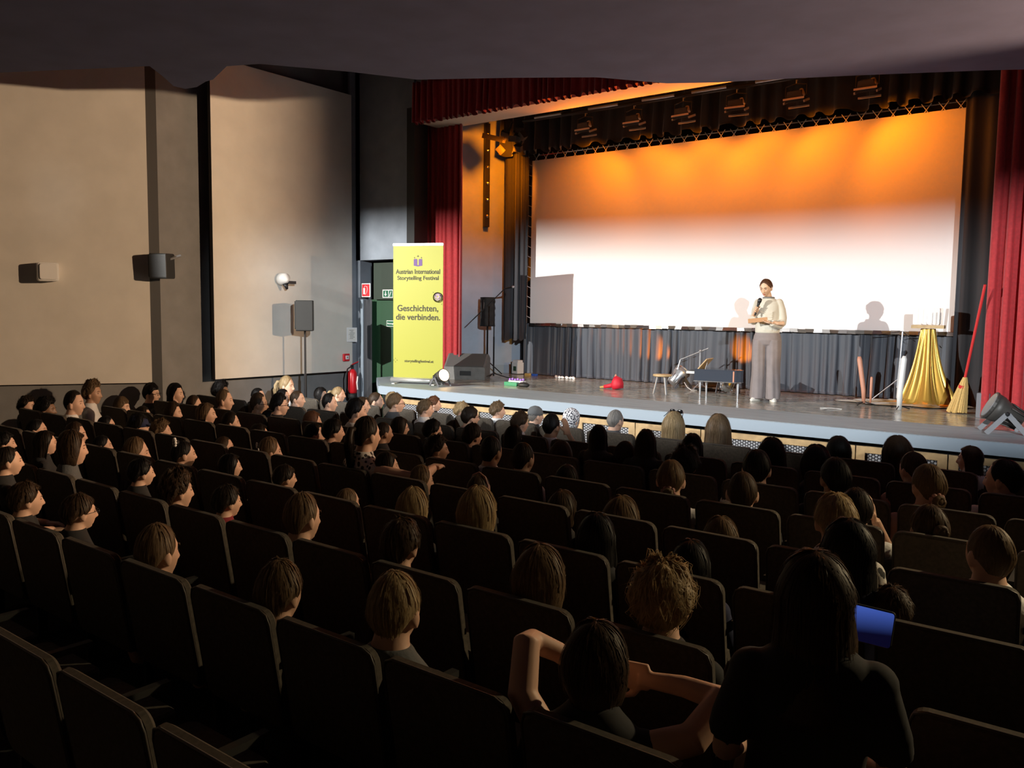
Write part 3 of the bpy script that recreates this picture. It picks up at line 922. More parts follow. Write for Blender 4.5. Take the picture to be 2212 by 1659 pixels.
MB().rbox((0, 0, .025), (.11, .06, .05), .01).build('block', MT['toy_yellow'], t)
t = thing('paper_scrap', at_z(1222, 818, 0), 'crumpled white paper scraps beneath the screen skirt', 'paper')
b = MB()
for k in range(6): b.ball((-.2 + .08 * k + rnd.uniform(-.02, .02), rnd.uniform(-.03, .03), .022), (.04, .03, .022), 7, 5, Euler((rnd.random(), rnd.random(), 0)))
b.build('crumple', MT['paper'], t)
t = thing('paper_scrap', at_z(1795, 884, 0), 'thin pale twig of paper on the bare stage floor', 'paper')
MB().tube([(-.14, 0, .006), (0, .02, .012), (.12, .06, .006)], .0035, 5).tube([(-.05, .0, .006), (-.1, -.1, .006)], .003, 5).build('strip', MT['paper'], t)
t = thing('red_puppet', at_z(1322, 840, 0), 'red hand puppet with yellow feet lying on the stage', 'puppet', .15)
MB().tube([(.1, 0, .01), (.09, 0, .08), (.08, 0, .15), (.05, 0, .2)], [.09, .10, .085, .03], 14).build('puppet_body', MT['toy_red'], t, True)
MB().tube([(.08, 0, .09), (-.03, -.01, .05), (-.13, -.02, .03)], [.045, .035, .028], 10).build('sleeve', MT['toy_red'], t, True)
MB().ball((.06, 0, .21), (.02, .02, .03), 8, 6).build('tip', MT['salmon'], t)
b = MB().tube([(-.12, -.02, .03), (-.19, -.05, .02)], [.02, .014], 6).tube([(-.12, .0, .03), (-.2, .03, .02)], [.02, .012], 6); b.build('feet', MT['toy_yellow'], t)

# ================================================================== stool and toy grand piano
t = thing('wooden_stool', at_z(1430, 851, 0) , 'low three-legged stool with a pale seat beside the small piano', 'stool')
MB().tube([(0, 0, .265), (0, 0, .275), (0, 0, .298)], [.12, .145, .14], 24).build('seat', MT['light_wood'], t, True)
for a, L in ((PI * 1.1, .13), (PI * 1.8, .13), (PI * .45, .12)):
    MB().cyl((.07 * math.cos(a), .07 * math.sin(a), .27), (L * math.cos(a), L * math.sin(a), 0), .017, 8, .012).build('leg', MT['steel'], t)
pl = at_z(1508, 864, 0)
t = thing('toy_grand_piano', at_z(1555, 858, 0), 'glossy black small grand piano with open music lid', 'toy piano', .12)
outl = [(-.34, -.17), (-.34, .2), (-.18, .22), (.0, .2), (.12, .12), (.24, .08), (.33, .0), (.33, -.12), (.27, -.17)]
MB().prism(outl, .24, .40).build('case', MT['piano_gloss'], t)
MB().prism([(x * 1.02, y * 1.03) for x, y in outl], .40, .412).build('top_lid', MT['piano_gloss'], t)
MB().prism([(x * 1.02, y * 1.03) for x, y in outl], .23, .242).build('bottom_rim', MT['chrome'], t)
MB().box((-.40, .02, .355), (.14, .34, .035)).build('keyboard', MT['plastic_white'], t)
b = MB()
for k in range(10): b.box((-.40, -.13 + .033 * k, .378), (.08, .013, .012))
b.build('black_keys', MT['black'], t)
MB().box((-.235, .02, .485), (.20, .32, .014), Euler((0, -.86, 0))).build('music_lid', MT['light_wood'], t)
MB().cyl((-.2, -.1, .41), (-.17, -.1, .52), .006, 6).build('lid_prop', MT['steel'], t)
MB().box((.24, -.176, .32), (.02, .01, .155)).build('orange_label', MT['salmon'], t)
for x, y in ((-.27, -.1), (.28, -.08), (-.25, .14)):
    MB().tube([(x, y, .24), (x, y, 0)], [.02, .012], 8).build('leg', MT['steel'], t)
stand(at_z(1510, 842, 0), .62, 'low grey microphone stand with its boom over the piano', boom=((.13, .02, .67), (-.34, 0, .47), (-.25, 0, -.95)), m='steel', legs=.18)
t = thing('cable', at_z(1540, 846, 0), 'tangled black cable on the floor beneath the small piano', 'cable')
pts = [(rnd.uniform(-.3, .2), rnd.uniform(-.08, .12), rnd.uniform(.01, .05)) for k in range(16)]
MB().tube(pts, .012, 6).build('cable_loop', MT['black'], t, True)
t = thing('cable', at_z(1482, 843, 0), 'pale cable running from the floor spotlight by the stool', 'cable')
MB().tube([(-.06, .05, .12), (.02, 0, .05), (.1, -.02, .01), (.2, -.02, .012)], .008, 6).build('cable_run', MT['plastic_white'], t, True)

# ================================================================== sticks, stands at the right
t = thing('wooden_club', at_z(1862, 875, 0), 'salmon coloured stick leaning up on a small black stand', 'juggling club')
MB().tube([(.02, 0, .03), (.01, 0, .2), (-.06, 0, .62), (-.065, 0, .66)], [.022, .03, .033, .02], 12).build('stick', MT['salmon'], t, True)
for a in (.3, 2.5, 4.4): MB().cyl((0.02, 0, .05), (.02 + .15 * math.cos(a), .15 * math.sin(a), .01), .008, 6).build('foot', MT['black_metal'], t)
t = thing('wooden_club', at_z(1880, 873, 0), 'thin short upright salmon stick right of the leaning one', 'juggling club')
MB().tube([(0, 0, 0), (0, 0, .2), (0, 0, .36), (0, 0, .38)], [.012, .018, .018, .01], 10).build('stick', MT['salmon'], t, True)
t = thing('white_tube', at_z(1942, 884, 0), 'upright white tube standing before the tall tripod', 'tube')
MB().tube([(0, 0, .0), (0, 0, .2), (.03, 0, .66), (.033, 0, .70)], [.032, .036, .036, .02], 14).build('tube_body', MT['plastic_white'], t, True)
for a in (.5, 2.6, 4.7): MB().cyl((0, 0, .05), (.13 * math.cos(a), .13 * math.sin(a), .01), .008, 6).build('foot', MT['black_metal'], t)
p = at_z(1937, 868, 0)
t = thing('light_stand', p, 'tall thin tripod light stand left of the golden pedestal', 'stand')
MB().cyl((0, 0, .05), (.03, 0, 1.0), .012, 8).cyl((0, 0, .2), (.02, 0, .62), .016, 8).build('pole', MT['steel'], t)
for a in (3.3, .1, 1.6): MB().cyl((0, 0, .32), (.33 * math.cos(a), .33 * math.sin(a), .012), .009, 6).build('leg', MT['steel'], t)
MB().tube([(-.3, .02, .95), (.03, 0, 1.0), (.2, 0, .86)], .006, 6).build('crossbar', MT['black_metal'], t)

# golden pedestal
gp = at_z(1996, 876, 0)
t = thing('draped_pedestal', gp, 'narrow pedestal draped in shiny gold cloth pooling on the floor', 'pedestal', .1)
MB().box((0, 0, .5), (.10, .10, 1.0)).build('column', MT['black'], t)
def gold_cloth():
    n, mz = 120, 26; vs = []; r = random.Random(3)
    for j in range(mz + 1):
        v = j / mz
        for k in range(n):
            a = 2 * PI * k / n
            fold = math.cos(9 * a + 1.2 * math.sin(2 * a) + .6 * v)
            if v < .8:
                q = v / .8; z = 1.05 * (1 - q) + .012 * q
                base = .085 + .10 * q + .18 * q ** 3
                rr = base + fold * (.008 + .05 * q) * (1 if q < .9 else 1)
                ex = 1 + .25 * q * (math.cos(a) * .5)
            else:
                q = (v - .8) / .2
                base = .365 + .13 * q
                lf = 1 + (.9 * q * max(0, math.cos(a - PI - .15)) ** 3)
                rr = (base + fold * (.06 - .01 * q)) * lf
                z = .012 + .022 * abs(math.sin(13 * a + q * 7)) * (1 - q) + .018 * (1 - q) * (1 + fold) * .5 + .004
                ex = 1.12
            vs.append((rr * math.cos(a) * ex, rr * math.sin(a) * .8, z))
    fs = [(j * n + k, j * n + (k + 1) % n, (j + 1) * n + (k + 1) % n, (j + 1) * n + k) for j in range(mz) for k in range(n)]
    fs = [tuple(reversed(f)) for f in fs]
    return MB().add(vs, fs)
gold_cloth().build('gold_cloth', MT['gold'], t, True)
t = thing('wooden_board', gp + Vector((0, 0, 1.055)), 'light wooden board lying on top of the gold pedestal', 'board', .1)
MB().rbox((0, 0, .022), (.40, .24, .044), .004).build('board_slab', MT['light_wood'], t)
for i in range(5):
    t = thing('picture_card', gp + Vector((-.13 + .068 * i, .03 - .012 * i, 1.10)), 'white upright card in a wire holder on the pedestal, %s from the left' % ['first', 'second', 'third', 'fourth', 'fifth'][i], 'card', [.02, .0, -.03, -.5, -.9][i], 'white cards on the gold pedestal')
    MB().rbox((0, 0, .115), (.15, .004, .225), .02).build('card_sheet', MT['paper'], t)
    MB().tube([(.035, -.012, .17), (.035, -.012, .02), (.045, -.03, .006), (.06, -.05, .004)], .0035, 5).build('wire_holder', MT['steel'], t)

# broom leaning on the red curtain
bp0 = at_z(2068, 893, 0); btop = at_y(2128, 615, 11.26)
t = thing('broom', bp0, 'straw broom with a red handle leaning on the red curtain', 'broom')
d = (btop - bp0); j1 = d * .30
MB().cyl(j1 * .95, d, .016, 10).build('handle', MT['handle_red'], t)
b = MB()
for k in range(70):
    a = rnd.uniform(0, 2 * PI); rr = math.sqrt(rnd.random())
    top = j1 * .98 + Vector((.02 * rr * math.cos(a), .02 * rr * math.sin(a), 0))
    mid = j1 * .72 + Vector((.05 * rr * math.cos(a), .035 * rr * math.sin(a), 0))
    bot = Vector((.115 * rr * math.cos(a) - .01, .06 * rr * math.sin(a), .008 + rnd.random() * .02))
    b.tube([top, mid, bot], [.006, .013, .011], 5)
b.build('straw_head', MT['straw'], t)
MB().tube([j1 * .70, j1 * .78], .054, 12, flat=.75).build('binding', MT['handle_red'], t)
t = thing('loudspeaker_case', at_z(2118, 902, 0) + Vector((.02, .06, 0)), 'light grey box edge beside the right red curtain', 'box')
MB().rbox((0, 0, .15), (.14, .2, .30), .01).build('case', MT['leg_grey'], t)


# ================================================================== heads, hair, bodies
def head_mb(mb, M4, naz=72, nel=52, child=False):
    """human head, face towards +y, centre at ear height; M4 places it"""
    vs = []; fs = []
    for j in range(nel + 1):
        t = PI * j / nel
        for i in range(naz):
            a = 2 * PI * i / naz
            x, y, z = math.sin(t) * math.sin(a), math.sin(t) * math.cos(a), math.cos(t)
            px, py, pz = x * .076, y * .096, z * .118
            if pz < 0:
                q = min(1, -pz / .115)
                px *= 1 - .36 * q ** 1.15
                if py < 0: py *= 1 - .55 * q
                else:
                    qz = min(.995, -pz / .121); w0 = max(0, math.cos(a)) ** .5
                    full = math.cos(a) * .096 * math.sqrt(1 - qz ** 3.2)
                    py = py * (1 - w0) + full * w0
                pz *= 1
            if y > 0.15:
                def g(cx, sx, cz, sz): return math.exp(-((px - cx) / sx) ** 2 - ((pz - cz) / sz) ** 2)
                w = min(1, (y - .15) / .3)
                f = 0
                if -.052 < pz < .03:
                    prof = (.03 - pz) / .066 if pz > -.036 else max(0, 1 - (-.036 - pz) / .012)
                    f += .030 * prof * math.exp(-(px / (.009 + .006 * prof)) ** 2)
                    f += .006 * (g(.013, .007, -.036, .009) + g(-.013, .007, -.036, .009))
                f += .006 * math.exp(-(px / .05) ** 2 - ((pz - .03) / .011) ** 2)
                f -= .010 * (g(.031, .015, .006, .014) + g(-.031, .015, .006, .014))
                f += .004 * (g(.031, .011, .004, .007) + g(-.031, .011, .004, .007))
                f += .0065 * (g(0, .023, -.060, .007) + g(0, .02, -.074, .007)) - .004 * g(0, .03, -.067, .004) - .004 * g(0, .02, -.086, .007)
                f += .013 * g(0, .022, -.101, .012)
                f += .004 * (g(.045, .02, -.022, .02) + g(-.045, .02, -.022, .02))
                py += f * w
            vs.append((px, py, pz))
    for j in range(nel):
        for i in range(naz):
            a = j * naz + i; b = j * naz + (i + 1) % naz
            fs.append((a, b, b + naz, a + naz))
    mb.add(vs, fs, M4)
    for q in (-1, 1):
        rot = Euler((.12, 0, q * -.35))
        m2 = MB().ball((0, 0, 0), (.009, .021, .032), 12, 8, rot)
        mb.add([(v[0] + q * .078, v[1] - .010, v[2] - .008) for v in m2.v], m2.f, M4)
        m2 = MB().ball((0, 0, 0), (.008, .012, .012), 8, 6, rot)
        mb.add([(v[0] + q * .075, v[1] - .004, v[2] - .034) for v in m2.v], m2.f, M4)


def hair_mb(kind, seed=1, wisp=1.0):
    """hair shell plus loose strands, in head coordinates"""
    r = random.Random(seed)
    T = {'short': .010, 'buzz': .004, 'mop': .024, 'curly': .036, 'afro': .055, 'bob': .024, 'long': .022, 'tied': .010, 'fringe': .02}[kind]
    L = {'bob': .09, 'long': .30}.get(kind, 0)
    ph = [r.uniform(0, 6.28) for _ in range(8)]
    def tmax(phi):
        a = abs(phi)
        fr = {'short': .78, 'buzz': .75, 'mop': .98, 'curly': .95, 'afro': .9, 'bob': .92, 'long': .84, 'tied': .86, 'fringe': 1.12}[kind]
        if a < .75: return fr if kind != 'tied' else .70 + .30 * (a / .75) ** 1.5
        if kind == 'tied': fr = 1.0
        if a < 1.45: return fr + (1.62 - fr) * ((a - .75) / .7) ** .8
        if a < 1.9: return 1.62 if kind in ('short', 'buzz', 'mop', 'curly', 'tied', 'afro', 'fringe') else 1.7
        return 1.62 + (2.18 - 1.62) * min(1, (a - 1.9) / .7)
    def hangl(phi):
        a = abs(phi)
        return L * min(1, max(0, (a - 1.0) / .5)) if L else 0
    def P(phi, u, off):
        """u in 0..1 over skull, 1..2 over hanging part"""
        tm = tmax(phi); Lh = hangl(phi)
        if Lh > 0: tm = min(tm, 1.75)
        th = tm * min(u, 1)
        st, ct = math.sin(th), math.cos(th)
        low = max(0, -ct)
        x = st * math.sin(phi) * (.078 + off) * (1 - .2 * low)
        y = st * math.cos(phi) * (.098 + off) - .004
        if y < 0: y *= 1 - .35 * low
        z = ct * (.118 + off)
        if u > 1 and Lh > 0:
            v = u - 1
            sp = 1 + (.22 if kind == 'long' else .05) * v
            x *= sp; z -= Lh * v
            y = y * (1 + .05 * v) - (.035 * v if kind == 'long' else -.01 * v)
            if kind == 'bob': x *= 1 - .22 * v * v; y *= 1 - .2 * v * v
        return Vector((x, y, z))
    nu = 72; nv = 20; hang = L > 0
    us = [k / nv for k in range(nv + 1)] + ([1 + (k + 1) / 10 for k in range(10)] if hang else [])
    def off(phi, u):
        e = min(1, max(.15, (1.02 - u) * 6)) if not hang else 1
        o = T * (.75 + .25 * math.sin(3 * phi + ph[0]) * math.sin(4 * u + ph[1]))
        if kind in ('curly', 'afro', 'mop', 'fringe'):
            k = {'curly': .45, 'afro': .25, 'mop': .25, 'fringe': .15}[kind]
            o *= 1 + k * math.sin(9 * phi + 5 * math.sin(7 * u + ph[2])) * math.sin(13 * u + 3 * math.sin(4 * phi) + ph[3])
        o += .0014 * math.sin(31 * phi + ph[4] + 2 * u) + .0010 * math.sin(53 * phi + ph[5])
        return max(.002, o * e)
    mb = MB(); vs = []; mb.uv = []
    m = len(us)
    for sgn in (0, 1):
        for u in us:
            for i in range(nu):
                phi = -PI + 2 * PI * i / nu
                o = off(phi, u) if not sgn else -.002
                if sgn and u > 1: o = -.006
                vs.append(P(phi, u, o)); mb.uv.append((abs(phi) * 3, u))
    fs = []
    for j in range(m - 1):
        for i in range(nu):
            a, b = j * nu + i, j * nu + (i + 1) % nu
            fs.append((a, a + nu, b + nu, b))
            fs.append((a + m * nu, b + m * nu, b + nu + m * nu, a + nu + m * nu))
    for i in range(nu):
        a, b = (m - 1) * nu + i, (m - 1) * nu + (i + 1) % nu
        fs.append((a, a + m * nu, b + m * nu, b))
    mb.add(vs, fs)
    # loose strands
    ns = int({'short': 500, 'buzz': 250, 'mop': 900, 'curly': 1000, 'afro': 1500, 'bob': 900, 'long': 1100, 'tied': 350, 'fringe': 800}[kind] * wisp)
    for s in range(ns):
        phi = r.uniform(-PI, PI); u0 = r.uniform(0.02, .8); u1 = min((2.0 if hangl(phi) > 0 else 1.04), u0 + r.uniform(.25, 1.1 if hang else .5))
        lift = r.random() ** 3 * {'short': .008, 'buzz': .003, 'mop': .016, 'curly': .024, 'afro': .03, 'bob': .010, 'long': .012, 'tied': .007, 'fringe': .01}[kind]
        w = r.uniform(.0012, .0026) * (.8 if kind == 'afro' else 1)
        n = 5; pts = []
        curl = {'curly': .30, 'afro': .22, 'mop': .10}.get(kind, .02); cp = r.uniform(0, 6.28)
        dphi = r.uniform(-.12, .12)
        for k in range(n + 1):
            t = k / n; u = u0 + (u1 - u0) * t
            pp = phi + dphi * t + curl * math.sin(cp + 5 * t) * .35
            pts.append(P(pp, u, off(pp, min(u, 1)) + .001 + lift * (t ** .7) * (1 + .5 * math.sin(cp + 6 * t) * (curl > .05))))
        vs = []; r0 = r.uniform(0, 9)
        for k, p in enumerate(pts):
            d = (pts[min(k + 1, n)] - pts[max(k - 1, 0)]); side = d.cross(p + Vector((0, 0, .05)))
            side = side.normalized() if side.length > 1e-9 else Vector((1, 0, 0))
            ww = w * (1 - .8 * (k / n) ** 2)
            vs += [p - side * ww, p + side * ww]; mb.uv += [(r0, u0 + k * .1)] * 2
        mb.add(vs, [(2 * k, 2 * k + 1, 2 * k + 3, 2 * k + 2) for k in range(n)])
    return mb


def knot_mb(kind, seed=2):
    r = random.Random(seed); mb = MB()
    if kind == 'ponytail':
        mb.tube([(0, -.10, .05), (0, -.14, .045), (.01, -.165, 0), (.015, -.165, -.08), (.01, -.15, -.17), (0, -.14, -.22)], [.02, .03, .036, .032, .022, .006], 14, flat=.8)
        for k in range(160):
            a = r.uniform(0, 6.28); q = r.uniform(.02, .04)
            mb.tube([(q * .6 * math.cos(a), -.135 + q * .5 * math.sin(a), .05), (.015 + q * math.cos(a), -.165 + q * math.sin(a), -.05), (.01 + q * .7 * math.cos(a), -.15 + q * .5 * math.sin(a), -.2)], [.0015, .002, .001], 3)
    else:
        z = {'bun': .02, 'topbun': .11, 'lowbun': -.06}[kind]; y = {'bun': -.125, 'topbun': -.05, 'lowbun': -.115}[kind]
        for k in range(9):
            a0 = k * .7; pts = []
            for q in range(9):
                a = a0 + q * .6
                pts.append((.026 * math.cos(a) * (1 - .04 * k), y - .005 - .01 * math.sin(a0), z + .026 * math.sin(a) * (1 - .04 * k)))
            mb.tube(pts, [.004] + [.012] * 7 + [.004], 7)
        mb.ball((0, y, z), (.03, .025, .03), 14, 10)
    return mb


def fingers(mb, base, fwd, side, up, L=.08, curl=.5, r=.0085, thumb=1, spread=.0):
    """five separate fingers from a palm whose knuckle line is centred on base"""
    fwd, side, up = Vector(fwd).normalized(), Vector(side).normalized(), Vector(up).normalized()
    for k, (o, ll) in enumerate(((-.030, .80), (-.010, .95), (.011, 1.0), (.031, .90))):
        p = Vector(base) + side * o; pts = [p - fwd * .01, p]; a = curl * .35; d = fwd
        for q, seg in enumerate((.42, .33, .25)):
            d = (fwd * math.cos(a) - up * math.sin(a)) + side * spread * o * 10
            p = p + d.normalized() * (L * ll * seg); pts.append(p); a += curl
        mb.tube(pts, [r, r * 1.02, r * .95, r * .88, r * .7], 8)
    p = Vector(base) - fwd * .055 - side * .03 * thumb
    pts = [p, p + (fwd * .5 - side * thumb * .7 - up * .2).normalized() * .035]
    pts.append(pts[-1] + (fwd * .9 - side * thumb * .15 - up * .45).normalized() * .03)
    pts.append(pts[-1] + (fwd * .8 + side * thumb * .15 - up * .5).normalized() * .022)
    mb.tube(pts, [r * 1.35, r * 1.25, r * 1.05, r * .8], 8)


def palm(mb, base, fwd, side, up):
    fwd, side, up = Vector(fwd).normalized(), Vector(side).normalized(), Vector(up).normalized()
    R3 = Matrix((side, fwd, up)).transposed()
    m2 = MB().rbox((0, 0, 0), (.085, .09, .028), .013)
    mb.add([Vector(base) - fwd * .04 + R3 @ Vector(v) for v in m2.v], m2.f)


# seated audience figure: hips at the origin, facing +y, leaning back a little
NECK = Vector((0, -.075, .56)); HEADC = Vector((0, -.050, .668))
def seated_body(yaw):
    mb = MB()
    mb.loft([(0, .08, -.09, .12, .09), (0, .08, -.05, .165, .11), (0, .07, .05, .155, .10), (0, .04, .16, .14, .095), (0, -.01, .28, .15, .10), (0, -.055, .38, .165, .108), (0, -.085, .455, .165, .09), (0, -.09, .505, .125, .078), (0, -.088, .54, .083, .068), (0, -.08, .575, .062, .06), (0, -.07, .60, .057, .058), (0, -.06, .63, .055, .055)], 24)
    for q in (-1, 1):
        sh = (q * .150, -.085, .455)
        mb.ball(sh, (.055, .055, .055), 12, 8)
        mb.tube([sh, (q * .20, -.06, .30), (q * .215, -.01, .17), (q * .19, .12, .12), (q * .13, .24, .10)], [.05, .044, .038, .034, .025], 12)
        base = Vector((q * .10, .31, .085)); f = Vector((-q * .4, 1, -.15))
        palm(mb, base, f, (1, q * .4, 0), (0, .1, 1)); fingers(mb, base, f, (1, q * .4, 0), (0, .1, 1), .07, .45, .009, q)
        mb.tube([(q * .09, .07, -.04), (q * .11, .24, -.03), (q * .115, .42, -.03), (q * .115, .455, -.08), (q * .115, .45, -.25), (q * .115, .44, -.43)], [.085, .078, .062, .058, .05, .036], 14)
    head_mb(mb, Matrix.Translation(HEADC) @ Matrix.Rotation(-yaw, 4, 'Z') @ Matrix.Rotation(.0, 4, 'X'))
    return remesh(mb, 'seated_body', .0075, 1)


def seated_shirt(long):
    mb = MB(); r = random.Random(5)
    mb.loft([(0, .08, -.05, .172, .118), (0, .07, .05, .168, .114), (0, .04, .16, .158, .11), (0, -.01, .28, .166, .113), (0, -.055, .38, .178, .12), (0, -.085, .465, .172, .100), (0, -.09, .515, .132, .088), (0, -.088, .55, .090, .077), (0, -.082, .572, .072, .069)], 24)
    for q in (-1, 1):
        sh = (q * .150, -.085, .455)
        mb.ball(sh, (.065, .065, .064), 12, 8)
        p = [sh, (q * .20, -.06, .30), (q * .208, -.035, .24)]
        rr = [.06, .056, .058]
        if long: p = [sh, (q * .20, -.06, .30), (q * .215, -.01, .17), (q * .19, .12, .12), (q * .14, .225, .102)]; rr = [.06, .053, .048, .044, .036]
        mb.tube(p, rr, 12)
    me = remesh(mb, 'seated_shirt', .011, 1)
    return me


def seated_trousers():
    mb = MB()
    mb.loft([(0, .08, -.10, .13, .10), (0, .08, -.05, .175, .12), (0, .07, .03, .165, .11)], 20)
    for q in (-1, 1):
        mb.tube([(q * .09, .07, -.04), (q * .11, .24, -.03), (q * .115, .42, -.03), (q * .115, .46, -.08), (q * .115, .45, -.25), (q * .115, .44, -.40)], [.095, .088, .073, .07, .062, .055], 14)
    return remesh(mb, 'seated_trousers', .014, 1)


def shoes_mesh():
    mb = MB()
    for q in (-1, 1):
        mb.ball((q * .115, .50, -.43), (.042, .115, .045), 14, 8)
    return mb.mesh('shoes', True)


def eyes_mesh(yaw, sd):
    mb = MB(); M4 = Matrix.Translation(HEADC) @ Matrix.Rotation(-yaw, 4, 'Z')
    for q in (sd,):
        m2 = MB().ball((q * .031, .0865, .005), (.0068, .004, .0030), 10, 6)
        mb.add(m2.v, m2.f, M4)
    return mb.mesh('eye', True)


def brows_mesh(yaw, sd):
    mb = MB(); M4 = Matrix.Translation(HEADC) @ Matrix.Rotation(-yaw, 4, 'Z')
    for q in (sd,):
        m2 = MB().tube([(q * .016, .0985, .026), (q * .032, .096, .030), (q * .047, .085, .026)], [.0018, .0022, .0012], 6)
        mb.add(m2.v, m2.f, M4)
    return mb.mesh('eyebrow', True)


YAWS = (-.9, -.45, 0., .45, .9)
BODY = {y: seated_body(y) for y in YAWS}
SHIRT = {0: seated_shirt(False), 1: seated_shirt(True)}
TROUSERS = seated_trousers(); SHOES = shoes_mesh()
EYES = {(y, q): eyes_mesh(y, q) for y in YAWS for q in (-1, 1)}; BROWS = {(y, q): brows_mesh(y, q) for y in YAWS for q in (-1, 1)}
HAIR = {}
for k in ('short', 'buzz', 'mop', 'curly', 'afro', 'bob', 'long', 'tied', 'fringe'):
    HAIR[k] = hair_mb(k, 3, .8).mesh('hair_' + k, False)
    HAIR[k].polygons.foreach_set('use_smooth', [True] * len(HAIR[k].polygons))
KNOT = {k: knot_mb(k).mesh('hair_knot_' + k, True) for k in ('ponytail', 'bun', 'topbun', 'lowbun')}
for me in list(BODY.values()) + list(SHIRT.values()) + [TROUSERS, SHOES] + list(EYES.values()) + list(BROWS.values()) + list(HAIR.values()) + list(KNOT.values()):
    me.materials.append(None)

HCOL = {'k': (.012, .010, .010), 'd': (.03, .02, .014), 'b': (.075, .045, .026), 'l': (.19, .125, .07), 'y': (.42, .31, .17), 'r': (.16, .07, .035), 'g': (.30, .28, .26)}
def hair_mat(name, col):
    m = mat(name, col, .5, spec=.35, trans=.38)
    nt = m.node_tree; B = nt.nodes['Principled BSDF']; T = [n for n in nt.nodes if n.type == 'BSDF_TRANSLUCENT'][0]
    uv = nt.nodes.new('ShaderNodeUVMap'); mp = nt.nodes.new('ShaderNodeMapping'); mp.inputs['Scale'].default_value = (9, 1.1, 1)
    nt.links.new(uv.outputs[0], mp.inputs[0])
    n = nt.nodes.new('ShaderNodeTexNoise'); n.inputs['Scale'].default_value = 3; n.inputs['Detail'].default_value = 6; n.inputs['Roughness'].default_value = .7
    nt.links.new(mp.outputs[0], n.inputs['Vector'])
    cr = nt.nodes.new('ShaderNodeValToRGB')
    cr.color_ramp.elements[0].position = .34; cr.color_ramp.elements[0].color = tuple(c * .55 for c in col) + (1,)
    cr.color_ramp.elements[1].position = .68; cr.color_ramp.elements[1].color = tuple(min(1, c * 1.55 + .003) for c in col) + (1,)
    nt.links.new(n.outputs['Fac'], cr.inputs[0]); nt.links.new(cr.outputs[0], B.inputs['Base Color']); nt.links.new(cr.outputs[0], T.inputs['Color'])
    bp = nt.nodes.new('ShaderNodeBump'); bp.inputs['Strength'].default_value = .3; bp.inputs['Distance'].default_value = .006
    nt.links.new(n.outputs['Fac'], bp.inputs['Height']); nt.links.new(bp.outputs['Normal'], B.inputs['Normal']); nt.links.new(bp.outputs['Normal'], T.inputs['Normal'])
    return m


HM = {k: hair_mat('hair_' + n, HCOL[k]) for k, n in (('k', 'black'), ('d', 'dark_brown'), ('b', 'brown'), ('l', 'light_brown'), ('y', 'blond'), ('r', 'auburn'), ('g', 'grey'))}
SKIN = {'p': mat('skin_pale', (.62, .38, .27), .55, noise=.06, nscale=12), 't': mat('skin_tan', (.42, .24, .15), .5, noise=.06, nscale=12), 'n': mat('skin_brown', (.22, .12, .07), .5, noise=.06, nscale=12)}
CM = {'w': mat('cloth_white', (.72, .72, .72), .9, bump=.3, bscale=60), 'k': mat('cloth_black', (.02, .02, .022), .9), 'g': mat('cloth_grey', (.10, .105, .11), .9, bump=.3, bscale=60), 'n': mat('cloth_navy', (.015, .02, .06), .9), 'r': mat('cloth_red', (.22, .02, .03), .9), 'b': mat('cloth_pale_blue', (.35, .45, .8), .9), 'o': mat('cloth_olive', (.06, .065, .03), .9), 's': mat('cloth_rose', (.45, .25, .22), .9)}


def spots_mat(name, base, dot, scale, thr):
    m = mat(name, base, .9); nt = m.node_tree; B = nt.nodes['Principled BSDF']
    tc = nt.nodes.new('ShaderNodeTexCoord'); v = nt.nodes.new('ShaderNodeTexVoronoi'); v.inputs['Scale'].default_value = scale
    nt.links.new(tc.outputs['Object'], v.inputs['Vector'])
    cr = nt.nodes.new('ShaderNodeValToRGB'); cr.color_ramp.interpolation = 'CONSTANT'
    cr.color_ramp.elements[0].color = (*dot, 1); cr.color_ramp.elements[1].position = thr; cr.color_ramp.elements[1].color = (*base, 1)
    nt.links.new(v.outputs['Distance'], cr.inputs[0]); nt.links.new(cr.outputs[0], B.inputs['Base Color'])
    return m


CM['L'] = spots_mat('leopard_cloth', (.62, .58, .54), (.03, .025, .025), 34, .42)
CM['H'] = spots_mat('patterned_scarf', (.7, .7, .72), (.03, .03, .05), 62, .45)
CM['S'] = spots_mat('zebra_cloth', (.6, .58, .55), (.03, .03, .03), 26, .4)


def setmat(o, m):
    o.material_slots[0].link = 'OBJECT'; o.material_slots[0].material = m; return o


ROWY = {c: 8.2 - .85 * k for k, c in enumerate('ABCDEFGHI')}
ROWN = dict(A='front', B='second', C='third', D='fourth', E='fifth', F='sixth', G='seventh', H='eighth', I='last')
NOMW = dict(short=.185, buzz=.175, mop=.21, curly=.23, afro=.26, bob=.215, long=.215, tied=.185, fringe=.21)
AUD = []


